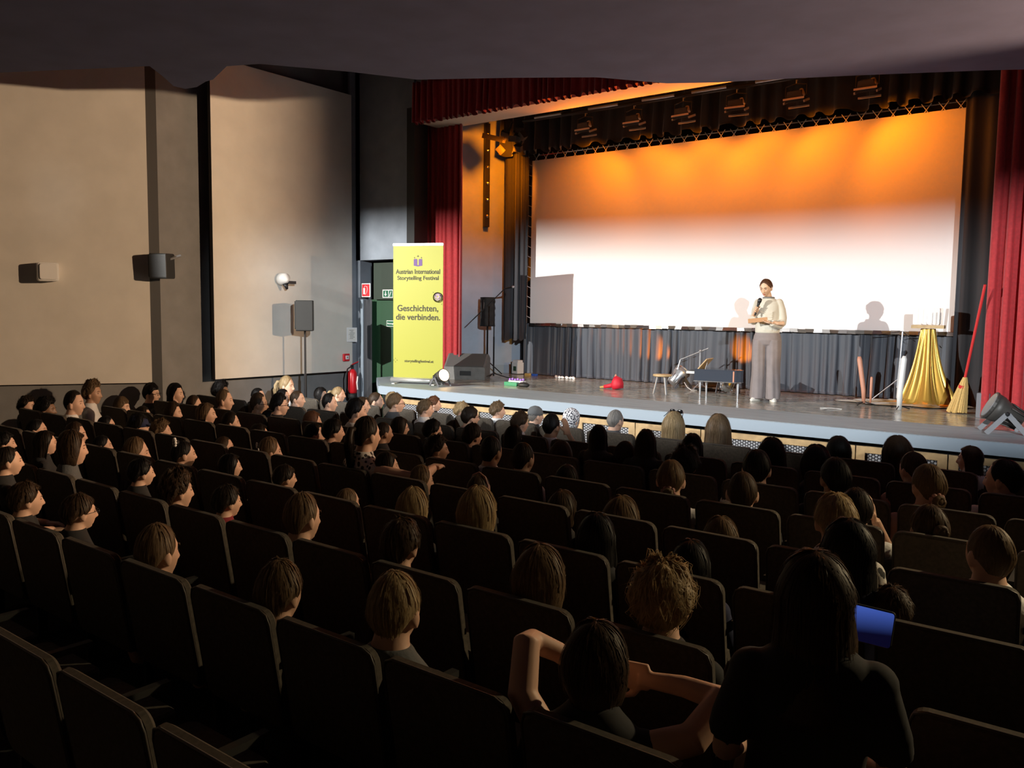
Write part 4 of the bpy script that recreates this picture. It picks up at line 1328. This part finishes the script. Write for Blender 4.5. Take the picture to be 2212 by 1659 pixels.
def person(x, ytop, w, row, hair, hc, skin, shirt, desc, extra=0, knot=None, acc='', zfix=0):
    Y = ROWY[row] + .17
    p = at_y(x, ytop, Y)
    depth = (p - CAM).dot(_F)
    tgt = Vector((-4.3, 11.4))
    a = math.atan2(tgt.x - p.x, tgt.y - Y) + math.radians(extra) + rnd.uniform(-.08, .08)
    dv = a - math.atan2(p.x, p.y)
    nom = NOMW[hair] * math.hypot(.158 * math.cos(dv), .208 * math.sin(dv)) / .185
    s = min(1.36, max(.86, w * depth / F_PX / nom))
    hy = min(YAWS, key=lambda q: abs(q - (a - max(-.28, min(.28, a)))) + (.0 if q else .0))
    turn = a - hy
    # head crown must sit at p; root below and behind it
    up = .668 + .118 + {'short': .008, 'buzz': .003, 'mop': .02, 'curly': .03, 'afro': .045, 'bob': .02, 'long': .018, 'tied': .01, 'fringe': .018}[hair]
    off = Vector((-.055 * math.sin(turn) * -1, -.055 * math.cos(turn), 0)) * s
    root = Vector((p.x, Y, p.z - up * s)) - Vector((0.055 * math.sin(-turn) * -1 * 0, 0, 0))
    hx, hyy = HEADC.x, HEADC.y
    c, q = math.cos(-turn), math.sin(-turn)
    root.x -= (hx * c - hyy * q) * s; root.y -= (hx * q + hyy * c) * s
    t = thing('person', root, '%s, in the %s row' % (desc, ROWN[row]), 'person', -turn, 'audience seated in the rows', s)
    if s > 1.1: t.scale = (s, s * .84, s)
    AUD.append((row, p.x, desc))
    setmat(link('body', BODY[hy], t), SKIN[skin])
    if shirt: setmat(link('shirt', SHIRT[1 if 'J' in acc else 0], t), CM[shirt])
    setmat(link('trousers', TROUSERS, t), CM['n' if rnd.random() < .5 else 'k'])
    setmat(link('shoes', SHOES, t), CM['w' if rnd.random() < .4 else 'k'])
    for q_ in (-1, 1): setmat(link('eye', EYES[hy, q_], t), MT['eye_dark'])
    hrot = Matrix.Translation(HEADC) @ Matrix.Rotation(-hy, 4, 'Z')
    if 'X' not in acc:
        for q_ in (-1, 1): setmat(link('eyebrow', BROWS[hy, q_], t), HM[hc])
        h = setmat(link('hair', HAIR[hair], t), HM[hc]); h.matrix_local = hrot @ Matrix.Rotation(rnd.uniform(-.12, .12), 4, 'Z')
        if knot:
            kn = setmat(link('hair_knot', KNOT[knot], t), HM[hc]); kn.matrix_local = hrot
    def acc_mesh(name, mb, m, smooth=True):
        o = mb.build(name, m, t, smooth); o.matrix_local = hrot; return o
    if 'G' in acc:   # glasses
        b = MB()
        for q_ in (-1, 1):
            b.tube([(q_ * .032 + .019 * math.cos(k * PI / 6), .108, .004 + .015 * math.sin(k * PI / 6)) for k in range(13)], .0022, 5, cap=False)
            b.tube([(q_ * .051, .106, .008), (q_ * .076, .06, .008), (q_ * .08, -.01, .0)], .0022, 5)
        b.tube([(-.013, .109, .008), (.013, .109, .008)], .002, 5); acc_mesh('glasses', b, MT['black_metal'])
    if 'C' in acc:   # cap
        b = MB().loft([(0, -.004, .012, .084, .104), (0, -.004, .05, .084, .104), (0, -.006, .09, .072, .09), (0, -.008, .118, .045, .058), (0, -.008, .13, .012, .016)], 24)
        b.ball((0, .10, .03), (.062, .07, .008), 16, 6, Euler((-.2, 0, 0))); acc_mesh('cap', b, CM['n' if 'n' == shirt else 'g'])
    if 'K' in acc:   # headscarf wrapped over the whole head
        b = MB().loft([(0, -.02, -.09, .06, .06), (0, -.02, -.05, .075, .085), (0, -.012, 0, .088, .106), (0, -.008, .05, .088, .108), (0, -.008, .09, .074, .092), (0, -.01, .118, .046, .06), (0, -.01, .132, .014, .02)], 28)
        vs = b.v; b.v = [(v[0], min(v[1], .075 if v[2] < .03 else 1), v[2]) for v in vs]
        acc_mesh('headscarf', b, CM['H'])
    if 'U' in acc:   # sunglasses pushed up
        b = MB()
        for q_ in (-1, 1): b.rbox((q_ * .036, .05, .133), (.05, .012, .034), .012)
        b.tube([(-.06, .05, .135), (.06, .05, .135)], .003, 5); b.tube([(-.066, .05, .13), (-.086, -.02, .09)], .003, 5).tube([(.066, .05, .13), (.086, -.02, .09)], .003, 5)
        acc_mesh('sunglasses', b, MT['glass_black'])
    if 'F' in acc:   # flower clips
        b = MB()
        for cx, cy, cz, rr in ((-.045, -.095, .055, .017), (.045, -.102, .03, .011)):
            for k in range(6): b.ball((cx + rr * math.cos(k), cy - .012, cz + rr * math.sin(k)), rr * .55, 7, 5)
        acc_mesh('flower_clip', b, MT['yellow'] if False else MT['plastic_white'])
    if 'B' in acc:   # scrunchie or bow
        b = MB(); cz, cy = (.115, -.07) if knot == 'topbun' else ((-.06, -.10) if knot == 'lowbun' else (.05, -.125))
        for k in range(9): b.ball((.034 * math.cos(k * .7), cy, cz + .034 * math.sin(k * .7)), .014, 8, 6)
        acc_mesh('scrunchie', b, CM['w'] if knot == 'topbun' else CM['s'])
    if 'E' in acc:   # headphones / alice band
        b = MB().tube([(-.088, -.01, -.01), (-.09, 0, .05), (-.06, 0, .115), (0, 0, .143), (.06, 0, .115), (.09, 0, .05), (.088, -.01, -.01)], .006, 8); acc_mesh('hair_band', b, CM['s'])
    if 'M' in acc:   # hand raised to the cheek
        b = MB().tube([(.17, -.07, .42), (.25, .08, .30), (.20, .13, .45), (.125, .07, .60)], [.045, .036, .032, .024], 12)
        palm(b, (.10, .05, .68), (-.2, -.1, 1), (.1, 1, .1), (1, 0, .2)); fingers(b, (.10, .05, .69), (-.25, -.1, 1), (.1, 1, .1), (1, 0, .2), .07, .3, .009)
        am = remesh(b, 'raised_arm', .006); am.materials.append(SKIN[skin]); link('raised_arm', am, t)
    return t


exec('''
DATA = """
75 823 42 D curly y p g|boy with curly blond hair looking right
58 855 38 E curly d p k|boy with dark curly hair beside the wall
100 857 50 E afro k n k|child with round dark curly hair at far left
157 843 50 E short d p w|brown haired man with bare neck and shoulders
198 820 54 D curly l t w|boy with big light brown curls and white shirt
261 856 42 D fringe l p g|child with smooth light brown fringe
307 877 40 D short d p k|dark haired child half hidden by a seat
325 826 42 C fringe k p k|boy with black hair and glasses by the wall gap||G
377 827 42 C long k p k|girl with long black hair against the grey wall
417 853 38 C tied b p g|girl with pinned brown hair
372 867 45 D long b p r|girl with long brown hair seen from behind
445 870 45 D long l p r|girl with long streaked light brown hair
478 822 42 B afro k n k|child with black curly hair behind the crew cut boy
482 841 40 C buzz l p k|boy with blond crew cut and black shirt
496 889 42 D short d p k|boy with brown hair looking right below the crew cut boy
557 848 42 C short b t g|brown haired boy with thin glasses||G
229 898 35 E tied k p k|child with black hair showing only a pale cheek
78 905 40 F tied k p k|child with dark hair and pale face at far left
160 911 48 F short b p g|child with short brown hair behind the tall girl
297 892 55 E mop k p n|child wearing a dark blue cap|0|C
348 905 46 E curly l p k|child with short light curls seen from behind
8 932 38 G mop k p o|child with bushy dark hair at the left picture edge
97 930 38 G long d p k|girl with long dark hair at far left
152 928 75 G bob b p g|tall woman with thick brown bob at left
220 940 32 F tied k p k|child whose thin pale profile shows in the dark
290 943 62 F tied l p k|girl with smooth light brown hair tied back
395 952 50 F tied k p k|child with black hair and a pale cheek|0|B|topbun
483 943 38 E buzz b p k|child with very short hair low behind a seat
580 943 56 E tied l p g|girl with white flower clips in her hair|0|F
15 965 55 H short d p k|child in shade at the left picture edge
305 990 55 G mop k p k|child with dark hair and a lit cheek
380 1011 88 G curly b p k|child with bushy brown curls and lit chin
497 980 45 F long k p o|child in dark green shade with thin lit profile
490 1047 65 G mop d p r|child with lit face and bare shoulder in the dark
55 1040 72 H mop b p k|child with brown fringe at lower left
170 1065 75 H fringe b p k|child with glasses and lit forehead at lower left||G
335 1130 110 H tied l p k|person with a lit face edge and rounded nose at lower left
650 1064 88 G short l p g|boy with rim lit hair and a bright face edge
615 1003 52 F fringe d p k|child in shade with greenish lit hair edge
750 1055 50 F buzz l p k|child showing only the top of a short haired head
890 1052 80 F bob y p k|girl with blond hair glowing on the right side
1030 1050 95 F bob y p k|girl with glowing blond halo of hair
1035 1025 52 E short b p k|person just beyond the girl with the blond halo|0|E
865 1119 92 G mop b p k|boy with tousled brown hair and dark collar
600 1208 120 H fringe l p k|person with windblown fringe and lit cheek at lower left
850 1236 140 H short y p g|person with smooth glowing blond hair at lower centre
1165 1177 130 G bob l p k|girl with rim lit shoulder length hair in the dark
1288 1108 80 F long k p k|girl with long black hair and thin rim light
1433 1210 135 G curly y p k|girl with golden curls and a small top bun|0||topbun
1493 1166 78 F long k p n|child with dark hair just beyond the golden curls
1835 1121 105 F long k p n|person with long black hair as a dark silhouette
1808 1065 88 E fringe y p S|person with straw blond hair and striped collar
1852 1055 65 D short d p w|person with dark hair raising a hand with a watch||MJ
1940 941 62 A long b p k|girl with long brown hair at the right
2097 963 55 A long b p w|girl with long brown hair looking left, lit edge|-45
1975 976 58 B tied b p s|person with brown hair and pale lit left edge|-15
2008 1002 75 C tied l p s|person with ponytail and pale rose top|-10|B|lowbun
2010 1090 78 D tied b p k|person with shiny round hair bun ring|0||bun
2172 992 75 B short k p w|person with dark hair and white shirt at right edge|-35
2142 1136 95 E buzz l p w|man with short hair, standing out ears and white collar|-8
1806 989 62 C short k t k|boy with short black hair and both ears visible|-10
1812 942 50 A long k p k|girl with long black hair before the grille
1765 960 60 B bob k p k|girl with dark chin length hair
1668 945 56 B long k p k|person with long dark hair under the stage edge
1636 971 60 C short k p w|boy with round black hair and white collar
1605 1020 62 D buzz b p k|boy with cropped hair and an earring
1016 877 42 B fringe d p s|boy with smooth brown hair and glasses||G
1076 867 34 A curly l p w|boy with light brown curls and bare neck
1021 914 46 C mop d p k|child with dark bowl cut hair
1125 889 42 B curly b p w|boy with curly brown hair tilted right
1157 878 32 A buzz g p k|person wearing a grey flat cap|0|C
1191 893 42 B short k t w|boy with wavy black hair resting cheek on hand||M
1234 883 38 A buzz k p g|person with black and white patterned headscarf|0|KX
1330 885 35 A buzz g p g|balding man with grey stubble hair
1455 889 50 A long y p w|blond woman with sunglasses on her head|0|U
1552 894 52 A long l p r|woman with long shiny light brown hair
1293 918 38 C long k p k|girl with narrow long black hair
1396 927 42 C long d p k|girl with dark hair falling to the right
1496 936 44 B long k p w|girl with straight dark hair and white collar
1480 964 62 C afro k p k|person with frizzy dark hair
1350 953 46 C short d p k|boy with short dark brown hair
1110 918 42 C long k p k|girl with long dark hair between two boys
1211 952 55 C long b p k|girl with long brown hair lit at its edges
1060 942 50 D buzz k t w|short haired man in white t-shirt
1129 956 52 D buzz d p w|boy with cropped hair and small hair clip
1224 1004 54 D short d p k|child with glossy dark brown hair
1215 1058 64 E bob b p k|child with shiny brown hair low behind a seat
1342 1071 84 E bob l p k|child with light brown parted hair
1558 1116 72 E bob l p k|child with wavy light brown hair low behind a seat
1450 993 58 D tied l p w|girl with low ponytail and pink scrunchie|0|B|lowbun
618 811 36 A tied y p w|blond person in white leaning forward at the wall|10||ponytail
611 840 30 B short k p k|child with black hair in front of the blond leaning one
602 849 46 C mop k p k|boy with thick black hair and glasses||G
642 844 30 B buzz b p k|man with grey brown crew cut
693 836 30 A bob k p k|child with dark hair and one lit edge near the wall
731 835 28 A tied y p k|blond girl with ponytail near the extinguisher|0||ponytail
710 849 36 B short k p k|boy with dark hair near the blond ponytail girl
557 838 28 B short k p k|child just behind the boy with thin glasses near the wall
675 887 42 C bob r p k|child with reddish brown hair and pale cheek
678 914 44 D short k p k|child with dark hair just left of the wavy black haired boy
720 904 50 D mop k p k|boy with wavy black hair looking right
768 860 52 C mop k p w|boy with thick black hair and white collar
782 857 32 B short b p k|child half hidden behind the black haired boy in white
812 847 32 A tied b p k|child with brown hair knot by the stage corner|0||bun
855 849 40 B mop l p g|boy with light brown hair, glasses and grey shirt||G
848 846 30 A bob y p k|child with blond hair partly hidden at the left stage end
920 863 38 B curly l p w|boy with tousled light brown hair and white shirt
938 855 30 A mop r p k|child with reddish hair before the grille
864 900 42 C bob d p k|girl with dark hair and dark framed glasses||G
828 912 38 D buzz d t k|boy in profile with closely cut dark hair
935 905 44 C mop k p k|child with black bushy hair seen from behind
945 940 56 D curly d t w|boy with dark curly hair smiling to the right|32
836 976 55 E bob d p k|child with dark hair looking right|28
908 1004 60 E short l p k|child with light hair and pointed nose|25
998 868 30 A curly y p k|child with blond curls before the grille
560 915 45 D long d p r|child with long dark hair seen from behind
580 885 28 C short k p k|child nearly hidden between dark seats
1930 1266 75 F mop b p b|person bending low in a pale blue shirt
"""
''')
for ln in DATA.strip().splitlines():
    f = ln.split('|'); a_ = f[0].split()
    person(float(a_[0]), float(a_[1]), float(a_[2]), a_[3], a_[4], a_[5], a_[6], a_[7], f[1], float(f[2]) if len(f) > 2 and f[2] else 0,
           f[4] if len(f) > 4 and f[4] else None, f[3] if len(f) > 3 else '')


# ---------------------------------------------------------------- special figures with visible arms
def woman_leopard():
    t = person(790, 898, 68, 'E', 'tied', 'd', 'p', 'L', 'woman in leopard print top stretching out her arm', 5, 'ponytail')
    b = MB().tube([(.15, -.085, .455), (.30, -.06, .46), (.46, .02, .45), (.42, .16, .46), (.33, .30, .47)], [.052, .047, .042, .034, .026], 14)
    base = Vector((.27, .39, .47)); palm(b, base, (-.6, 1, 0), (1, .6, 0), (0, 0, 1)); fingers(b, base, (-.6, 1, 0), (1, .6, 0), (0, 0, 1), .07, .3, .009)
    am = remesh(b, 'outstretched_arm', .006); am.materials.append(SKIN['p']); link('outstretched_arm', am, t)
woman_leopard()


def elbows_up():
    t = person(1288, 1342, 140, 'H', 'bob', 'b', 'p', 'k', 'person with both elbows raised beside the head', 0)
    for q, e_ in ((-1, (-.235, .02, .685)), (1, (.36, .05, .60))):
        b = MB()
        b.tube([(q * .15, -.085, .455), ((q * .15 + e_[0]) / 2 + q * .03, -.06, (.455 + e_[2]) / 2 - .02), e_, (e_[0] * .97, .07, e_[2] - .01)], [.052, .048, .043, .036], 14)
        b.tube([(e_[0] * .97, .06, e_[2] - .01), (e_[0] * .65, .11, e_[2] * .5 + .29), (q * .10, .13, .585)], [.038, .033, .024], 12)
        base = Vector((q * .045, .14, .59)); f_ = Vector((-q, .1, 0)); palm(b, base, f_, (0, 0, 1), (0, 1, 0)); fingers(b, base, f_, (0, 0, 1), (0, 1, 0), .07, .2, .009)
        am = remesh(b, 'raised_arm', .0065); am.materials.append(SKIN['p']); link('raised_arm', am, t)
elbows_up()
t = person(1764, 1190, 142, 'H', 'long', 'b', 'p', 'k', 'nearest person with long frizzy backlit hair and wide shoulders', 0)
t.scale.x *= 1.06


# ================================================================== the speaker on the stage
def speaker_woman():
    feet = at_z(1652, 866, 0)
    toward = math.atan2(CAM.x - feet.x, CAM.y - feet.y)         # bearing of the viewer
    yaw = toward + math.radians(8)
    t = thing('person', feet, 'woman in cream sweater and grey wide trousers reading into a microphone on stage', 'person', -yaw)
    HC = Vector((.035, .045, 1.585))
    MH = Matrix.Translation(HC) @ Matrix.Rotation(math.radians(-14), 4, 'Z') @ Matrix.Rotation(math.radians(-20), 4, 'X')
    mb = MB()
    head_mb(mb, MH, 96, 72)
    mb.loft([(0, -.01, 1.36, .10, .08), (0, -.01, 1.40, .075, .065), (0.005, .0, 1.44, .052, .052), (.01, .01, 1.49, .048, .05), (.02, .02, 1.53, .046, .05)], 20)
    # right hand (x>0) closed round the microphone, left hand under the cards
    mic0 = Vector((.150, .195, 1.20)); mic1 = Vector((.085, .185, 1.435)); ax = (mic1 - mic0).normalized()
    hold = mic0 + ax * .085
    out = Vector((.8, .45, 0)); out = (out - ax * out.dot(ax)).normalized(); tan = ax.cross(out)
    for k in range(4):
        c = hold + ax * (-.032 + .0215 * k); pts = []
        for q in range(7):
            a = -1.9 + q * .62
            rr = .0265
            pts.append(c + (out * math.cos(a) + tan * math.sin(a)) * rr)
        mb.tube(pts, [.009, .0092, .009, .0086, .008, .0075, .006], 8)
    pts = []
    for q in range(6):
        a = -2.3 - q * .45
        pts.append(hold + ax * (.035 + q * .004) + (out * math.cos(a) + tan * math.sin(a)) * .028)
    mb.tube(pts, [.012, .0115, .0105, .0095, .009, .007], 8)
    bk = hold + (out * math.cos(-2.1) + tan * math.sin(-2.1)) * .038
    mb.ball(bk, (.026, .03, .042), 14, 10, Euler((.2, -.2, 0)))
    wr = bk + Vector((.045, -.06, -.06))
    mb.tube([bk, wr, wr + Vector((.03, -.05, -.05))], [.026, .025, .03], 12)
    # left hand
    lb = Vector((-.03, .235, 1.105)); f_ = Vector((1, .15, .1))
    palm(mb, lb, f_, (0, 1, .1), (0, 0, 1)); fingers(mb, lb, f_, (0, 1, .1), (0, 0, -1), .078, .35, .0085, -1)
    mb.tube([lb + Vector((-.07, -.01, 0)), lb + Vector((-.13, -.03, -.01)), lb + Vector((-.2, -.08, -.01))], [.026, .026, .033], 12)
    # ankles and lower legs inside the trousers
    for q in (-1, 1):
        mb.tube([(q * .095, 0, .9), (q * .10, .0, .5), (q * .10, 0, .08)], [.075, .055, .035], 12)
    mb.loft([(0, 0, .88, .15, .10), (0, 0, 1.0, .14, .10), (0, 0, 1.2, .14, .10), (0, -.01, 1.36, .15, .09)], 20)
    me = remesh(mb, 'woman_body', .0045, 1); me.materials.append(mat('skin_woman', (.66, .42, .27), .5, noise=.04, nscale=20))
    link('body', me, t)
    # sweater
    mb = MB()
    mb.loft([(0, .005, .955, .160, .120), (0, .005, .975, .168, .130), (0, .005, 1.02, .168, .134), (0, .005, 1.12, .165, .135), (0, 0, 1.24, .165, .13), (0, -.005, 1.34, .165, .118), (0, -.01, 1.39, .150, .10), (0, -.012, 1.42, .108, .082), (0, -.01, 1.445, .072, .068)], 28)
    mb.ball((.140, -.01, 1.375), (.058, .06, .06), 14, 10)
    mb.tube([(.140, -.01, 1.375), (.172, .0, 1.26), (.182, .01, 1.15), (.195, .05, 1.115), (.195, .10, 1.14), (.19, .135, 1.165)], [.058, .056, .054, .050, .046, .042], 16)
    mb.ball((-.140, -.01, 1.375), (.060, .062, .062), 14, 10)
    mb.tube([(-.140, -.01, 1.375), (-.176, -.005, 1.27), (-.192, .0, 1.17), (-.19, .03, 1.105), (-.16, .10, 1.065), (-.12, .17, 1.085), (-.085, .222, 1.10)], [.060, .062, .064, .064, .060, .054, .042], 16)
    for k in range(9):
        z = 1.0 + .03 * k
        mb.tube([(-.14, .05, z + .05), (-.07, .125, z), (.02, .135, z - .015 * (k % 3)), (.10, .11, z + .02)], [.006, .011, .011, .005], 6)
    me = remesh(mb, 'sweater_mesh', .008, 2); me.materials.append(MT['sweater']); sw = link('sweater', me, t)
    MB().tube([(.072 * math.cos(k * PI / 10) + .002, -.008 + .066 * math.sin(k * PI / 10), 1.447 + .004 * math.sin(k * PI / 10)) for k in range(21)], .013, 8, cap=False).build('collar', MT['grey_cabinet'], sw, True)
    # trousers
    mb = MB()
    mb.loft([(0, 0, .76, .06, .07), (0, 0, .80, .16, .115), (0, 0, .86, .192, .134), (0, 0, .92, .182, .13), (0, 0, .975, .160, .116)], 28)
    for q in (-1, 1):
        rings = []
        for k in range(16):
            v = k / 15; z = .86 - v * .825
            rings.append((q * (.093 + .012 * v) + .004 * math.sin(6 * v + q), .004 + .01 * v, z, .098 + .002 * v + .003 * math.sin(9 * v), .118 + .012 * v))
        n = 36; vs = []
        for (cx, cy, cz, rx, ry) in rings:
            for k in range(n):
                a = 2 * PI * k / n
                f = 1 + .045 * math.sin(5 * a + q + 2 * (1 - cz)) * (1 - cz) + .03 * math.sin(8 * a + 3 * cz)
                vs.append((cx + rx * f * math.cos(a), cy + ry * f * math.sin(a), cz))
        fs = [(i * n + k, (i + 1) * n + k, (i + 1) * n + (k + 1) % n, i * n + (k + 1) % n) for i in range(15) for k in range(n)]
        fs += [tuple(range(n)), tuple(reversed(range(15 * n, 16 * n)))]
        mb.add(vs, fs)
    me = remesh(mb, 'trousers_mesh', .0085, 1); me.materials.append(MT['trousers_grey']); tr = link('trousers', me, t)
    # sneakers
    for q in (-1, 1):
        b = MB()
        rr = Matrix.Translation((q * .115, .03, 0)) @ Matrix.Rotation(-q * .3 - .05, 4, 'Z')
        m2 = MB().loft([(0, .02, .0, .045, .125), (0, .02, .022, .048, .13), (0, .018, .03, .043, .122), (0, .005, .055, .040, .105), (0, -.03, .085, .036, .062), (0, -.04, .105, .034, .045)], 20)
        b.add(m2.v, m2.f, rr); sh = b.build('sneaker', MT['sneaker'], t, True)
        b = MB()
        for k in range(4):
            m2 = MB().tube([(-.03, .04 + .02 * k, .07 - .008 * k), (0, .045 + .02 * k, .078 - .008 * k), (.03, .04 + .02 * k, .07 - .008 * k)], .004, 5); b.add(m2.v, m2.f, rr)
        b.build('laces', MT['card'] if False else MT['white_paint'], sh, True)
    # hair pulled back
    h = hair_mb('tied', 8, 1.6).build('hair', HM['r'], t, True); h.matrix_local = MH
    k2 = knot_mb('bun', 4).build('hair_knot', HM['r'], t, True); k2.matrix_local = MH @ Matrix.Translation((0, .01, -.02))
    # face details
    for q in (-1, 1):
        b = MB().ball((q * .031, .0885, .005), (.010, .006, .004), 12, 6); o = b.build('eye', MT['eye_dark'], t, True); o.matrix_local = MH
        b = MB().tube([(q * .014, .101, .027), (q * .030, .101, .033), (q * .050, .088, .028)], [.0028, .0034, .002], 6); o = b.build('eyebrow', HM['r'], t, True); o.matrix_local = MH
    b = MB().tube([(-.021, .090, -.063), (-.008, .0985, -.0595), (0, .0990, -.0605), (.008, .0985, -.0595), (.021, .090, -.063)], [.0015, .0042, .004, .0042, .0015], 8).tube([(-.017, .091, -.071), (0, .0975, -.0735), (.017, .091, -.071)], [.0015, .005, .0015], 8)
    o = b.build('lips', MT['lips'], t, True); o.matrix_local = MH
    # held things are top level
    Mw = Matrix.Translation(feet) @ Matrix.Rotation(-yaw, 4, 'Z')
    m = thing('microphone', Mw @ mic0, 'black handheld microphone in the hand of the woman on stage', 'microphone')
    m.matrix_world = Mw @ Matrix.Translation(mic0)
    b = MB().tube([(0, 0, 0), ax * .015, ax * .12, ax * .175, ax * .19], [.010, .0135, .016, .021, .023], 16); b.build('handle', MT['black'], m, True)
    MB().tube([ax * .188, ax * .2, ax * .225, ax * .245, ax * .25], [.024, .028, .029, .02, .006], 16).build('grille', MT['black_metal'], m, True)
    MB().tube([ax * .06, ax * .15], [.0166, .0186], 8).build('silver_stripe', MT['chrome'], m) if False else None
    c = thing('cue_card', (0, 0, 0), 'long tan card held flat by the woman on stage', 'card')
    c.matrix_world = Mw @ Matrix.Translation((.10, .25, 1.135)) @ Matrix.Rotation(.12, 4, 'Y') @ Matrix.Rotation(.35, 4, 'X')
    MB().rbox((0, 0, 0), (.26, .012, .062), .006).add(MB().rbox((0, 0, 0), (.24, .01, .05), .006).v, []).build('card_stack', MT['card'], c)
speaker_woman()


# ================================================================== seats
def seat_parts():
    w = .625
    back = MB().rbox((0, 0, 0), (w, .055, .60), .06, None, 5).mesh('backrest')
    lower = MB().rbox((0, 0, 0), (w - .06, .09, .46), .05, None, 4).mesh('seat_cushion')
    trim = MB().tube([(-w / 2 + .002, 0, -.26), (-w / 2 + .002, 0, .24), (-w / 2 + .018, 0, .282), (-w / 2 + .06, 0, .2995), (0, 0, .3), (w / 2 - .06, 0, .2995), (w / 2 - .018, 0, .282), (w / 2 - .002, 0, .24), (w / 2 - .002, 0, -.26)], .006, 6, cap=True).mesh('edge_trim', True)
    arm = MB().box((0, .22, .24), (.04, .36, .03)).box((0, .1, -.06), (.03, .06, .60)).box((0, .15, -.36), (.05, .3, .02)).mesh('armrest')
    back.materials.append(MT['seat_cloth']); lower.materials.append(MT['seat_cloth']); trim.materials.append(MT['seat_edge']); arm.materials.append(MT['seat_shell'])
    return back, lower, trim, arm


SB, SL, ST, SA = seat_parts()
PITCH_X = .68
OFFS = dict(A=-4.5, B=-4.42, C=-3.46, D=-3.30, E=-3.13, F=-2.98, G=-1.30, H=-1.0, I=-1.2)
ROWW = dict(A='front', B='second', C='third', D='fourth', E='fifth', F='sixth', G='seventh', H='eighth', I='rearmost')
tilt = Euler((.16, 0, 0)); rear = 0
for row, Y in ROWY.items():
    left = -10.9 if row == 'A' else -12.0
    k0 = math.ceil((left - OFFS[row]) / PITCH_X)
    occ = {}
    k = k0; seats = []
    while OFFS[row] + (k + .5) * PITCH_X < (.9 if row < 'G' else .6):
        seats.append(OFFS[row] + (k + .5) * PITCH_X); k += 1
    people = [(x, d) for r_, x, d in AUD if r_ == row]
    for x, d in people:
        c = sorted(range(len(seats)), key=lambda i: abs(seats[i] - x))
        for i in c[:3]:
            if i not in occ: occ[i] = d; break
    for i, sx in enumerate(seats):
        # leave out seats the picture never shows
        pr = Vector((sx, Y, -.2)) - CAM; dz = pr.dot(_F)
        if dz < .4: continue
        u = IW / 2 + F_PX * pr.dot(_R) / dz
        if u < -420 or u > IW + 900: continue
        if i in occ: lab = 'dark seat holding ' + ' '.join(occ[i].split()[:13])
        elif occ:
            n_ = min(occ, key=lambda q: abs(q - i)); m_ = i - n_
            num = ['zero', 'one', 'two', 'three', 'four', 'five', 'six', 'seven', 'eight', 'nine', 'ten', 'eleven', 'twelve'][min(12, abs(m_))]
            lab = 'empty dark seat %s %s %s of ' % (num, 'place' if abs(m_) == 1 else 'places', 'right' if m_ > 0 else 'left') + ' '.join(occ[n_].split()[:9])
        else:
            lab = 'empty dark seat in the rearmost row at the bottom picture edge, %s from the left' % ['first', 'second', 'third', 'fourth', 'fifth', 'sixth', 'seventh', 'eighth', 'ninth', 'tenth', 'eleventh', 'twelfth', 'thirteenth', 'fourteenth', 'fifteenth'][rear]; rear += 1
        t = thing('theatre_seat', (sx, Y, -1.0), lab, 'seat', 0, 'theatre seats of the %s row' % ROWW[row])
        o = link('backrest', SB, t, (0, .045, .555)); o.rotation_euler = tilt
        o = link('edge_trim', ST, o, (0, -.02, 0))
        o = link('seat_cushion', SL, t, (0, .30, .40)); o.rotation_euler = (PI / 2, 0, 0)
        link('armrest', SA, t, (PITCH_X / 2, .05, .37))

# a phone held sideways in the dark, its screen glowing blue
def phone():
    m = bpy.data.materials.new('blue_screen'); m.use_nodes = True
    nt = m.node_tree; B = nt.nodes['Principled BSDF']; B.inputs['Base Color'].default_value = (.02, .02, .03, 1); B.inputs['Roughness'].default_value = .3
    tc = nt.nodes.new('ShaderNodeTexCoord'); sp = nt.nodes.new('ShaderNodeSeparateXYZ'); nt.links.new(tc.outputs['Generated'], sp.inputs[0])
    cr = nt.nodes.new('ShaderNodeValToRGB'); cr.color_ramp.elements[0].color = (.004, .004, .03, 1); cr.color_ramp.elements[1].color = (.10, .20, .85, 1)
    cr.color_ramp.elements[0].position = .3; cr.color_ramp.elements[1].position = .95
    nt.links.new(sp.outputs['Z'], cr.inputs[0]); nt.links.new(cr.outputs[0], B.inputs['Emission Color']); B.inputs['Emission Strength'].default_value = .5
    p = at_y(1868, 1348, 2.75)
    t = thing('smartphone', p, 'smartphone held sideways with a blue glowing screen at lower right', 'phone', .30)
    r = Euler((-.35, .13, 0))
    MB().rbox((0, 0, 0), (.172, .009, .118), .012, r).build('case', MT['black'], t)
    MB().rbox((0, -.006, 0), (.162, .003, .108), .008, r).build('screen', m, t)
phone()
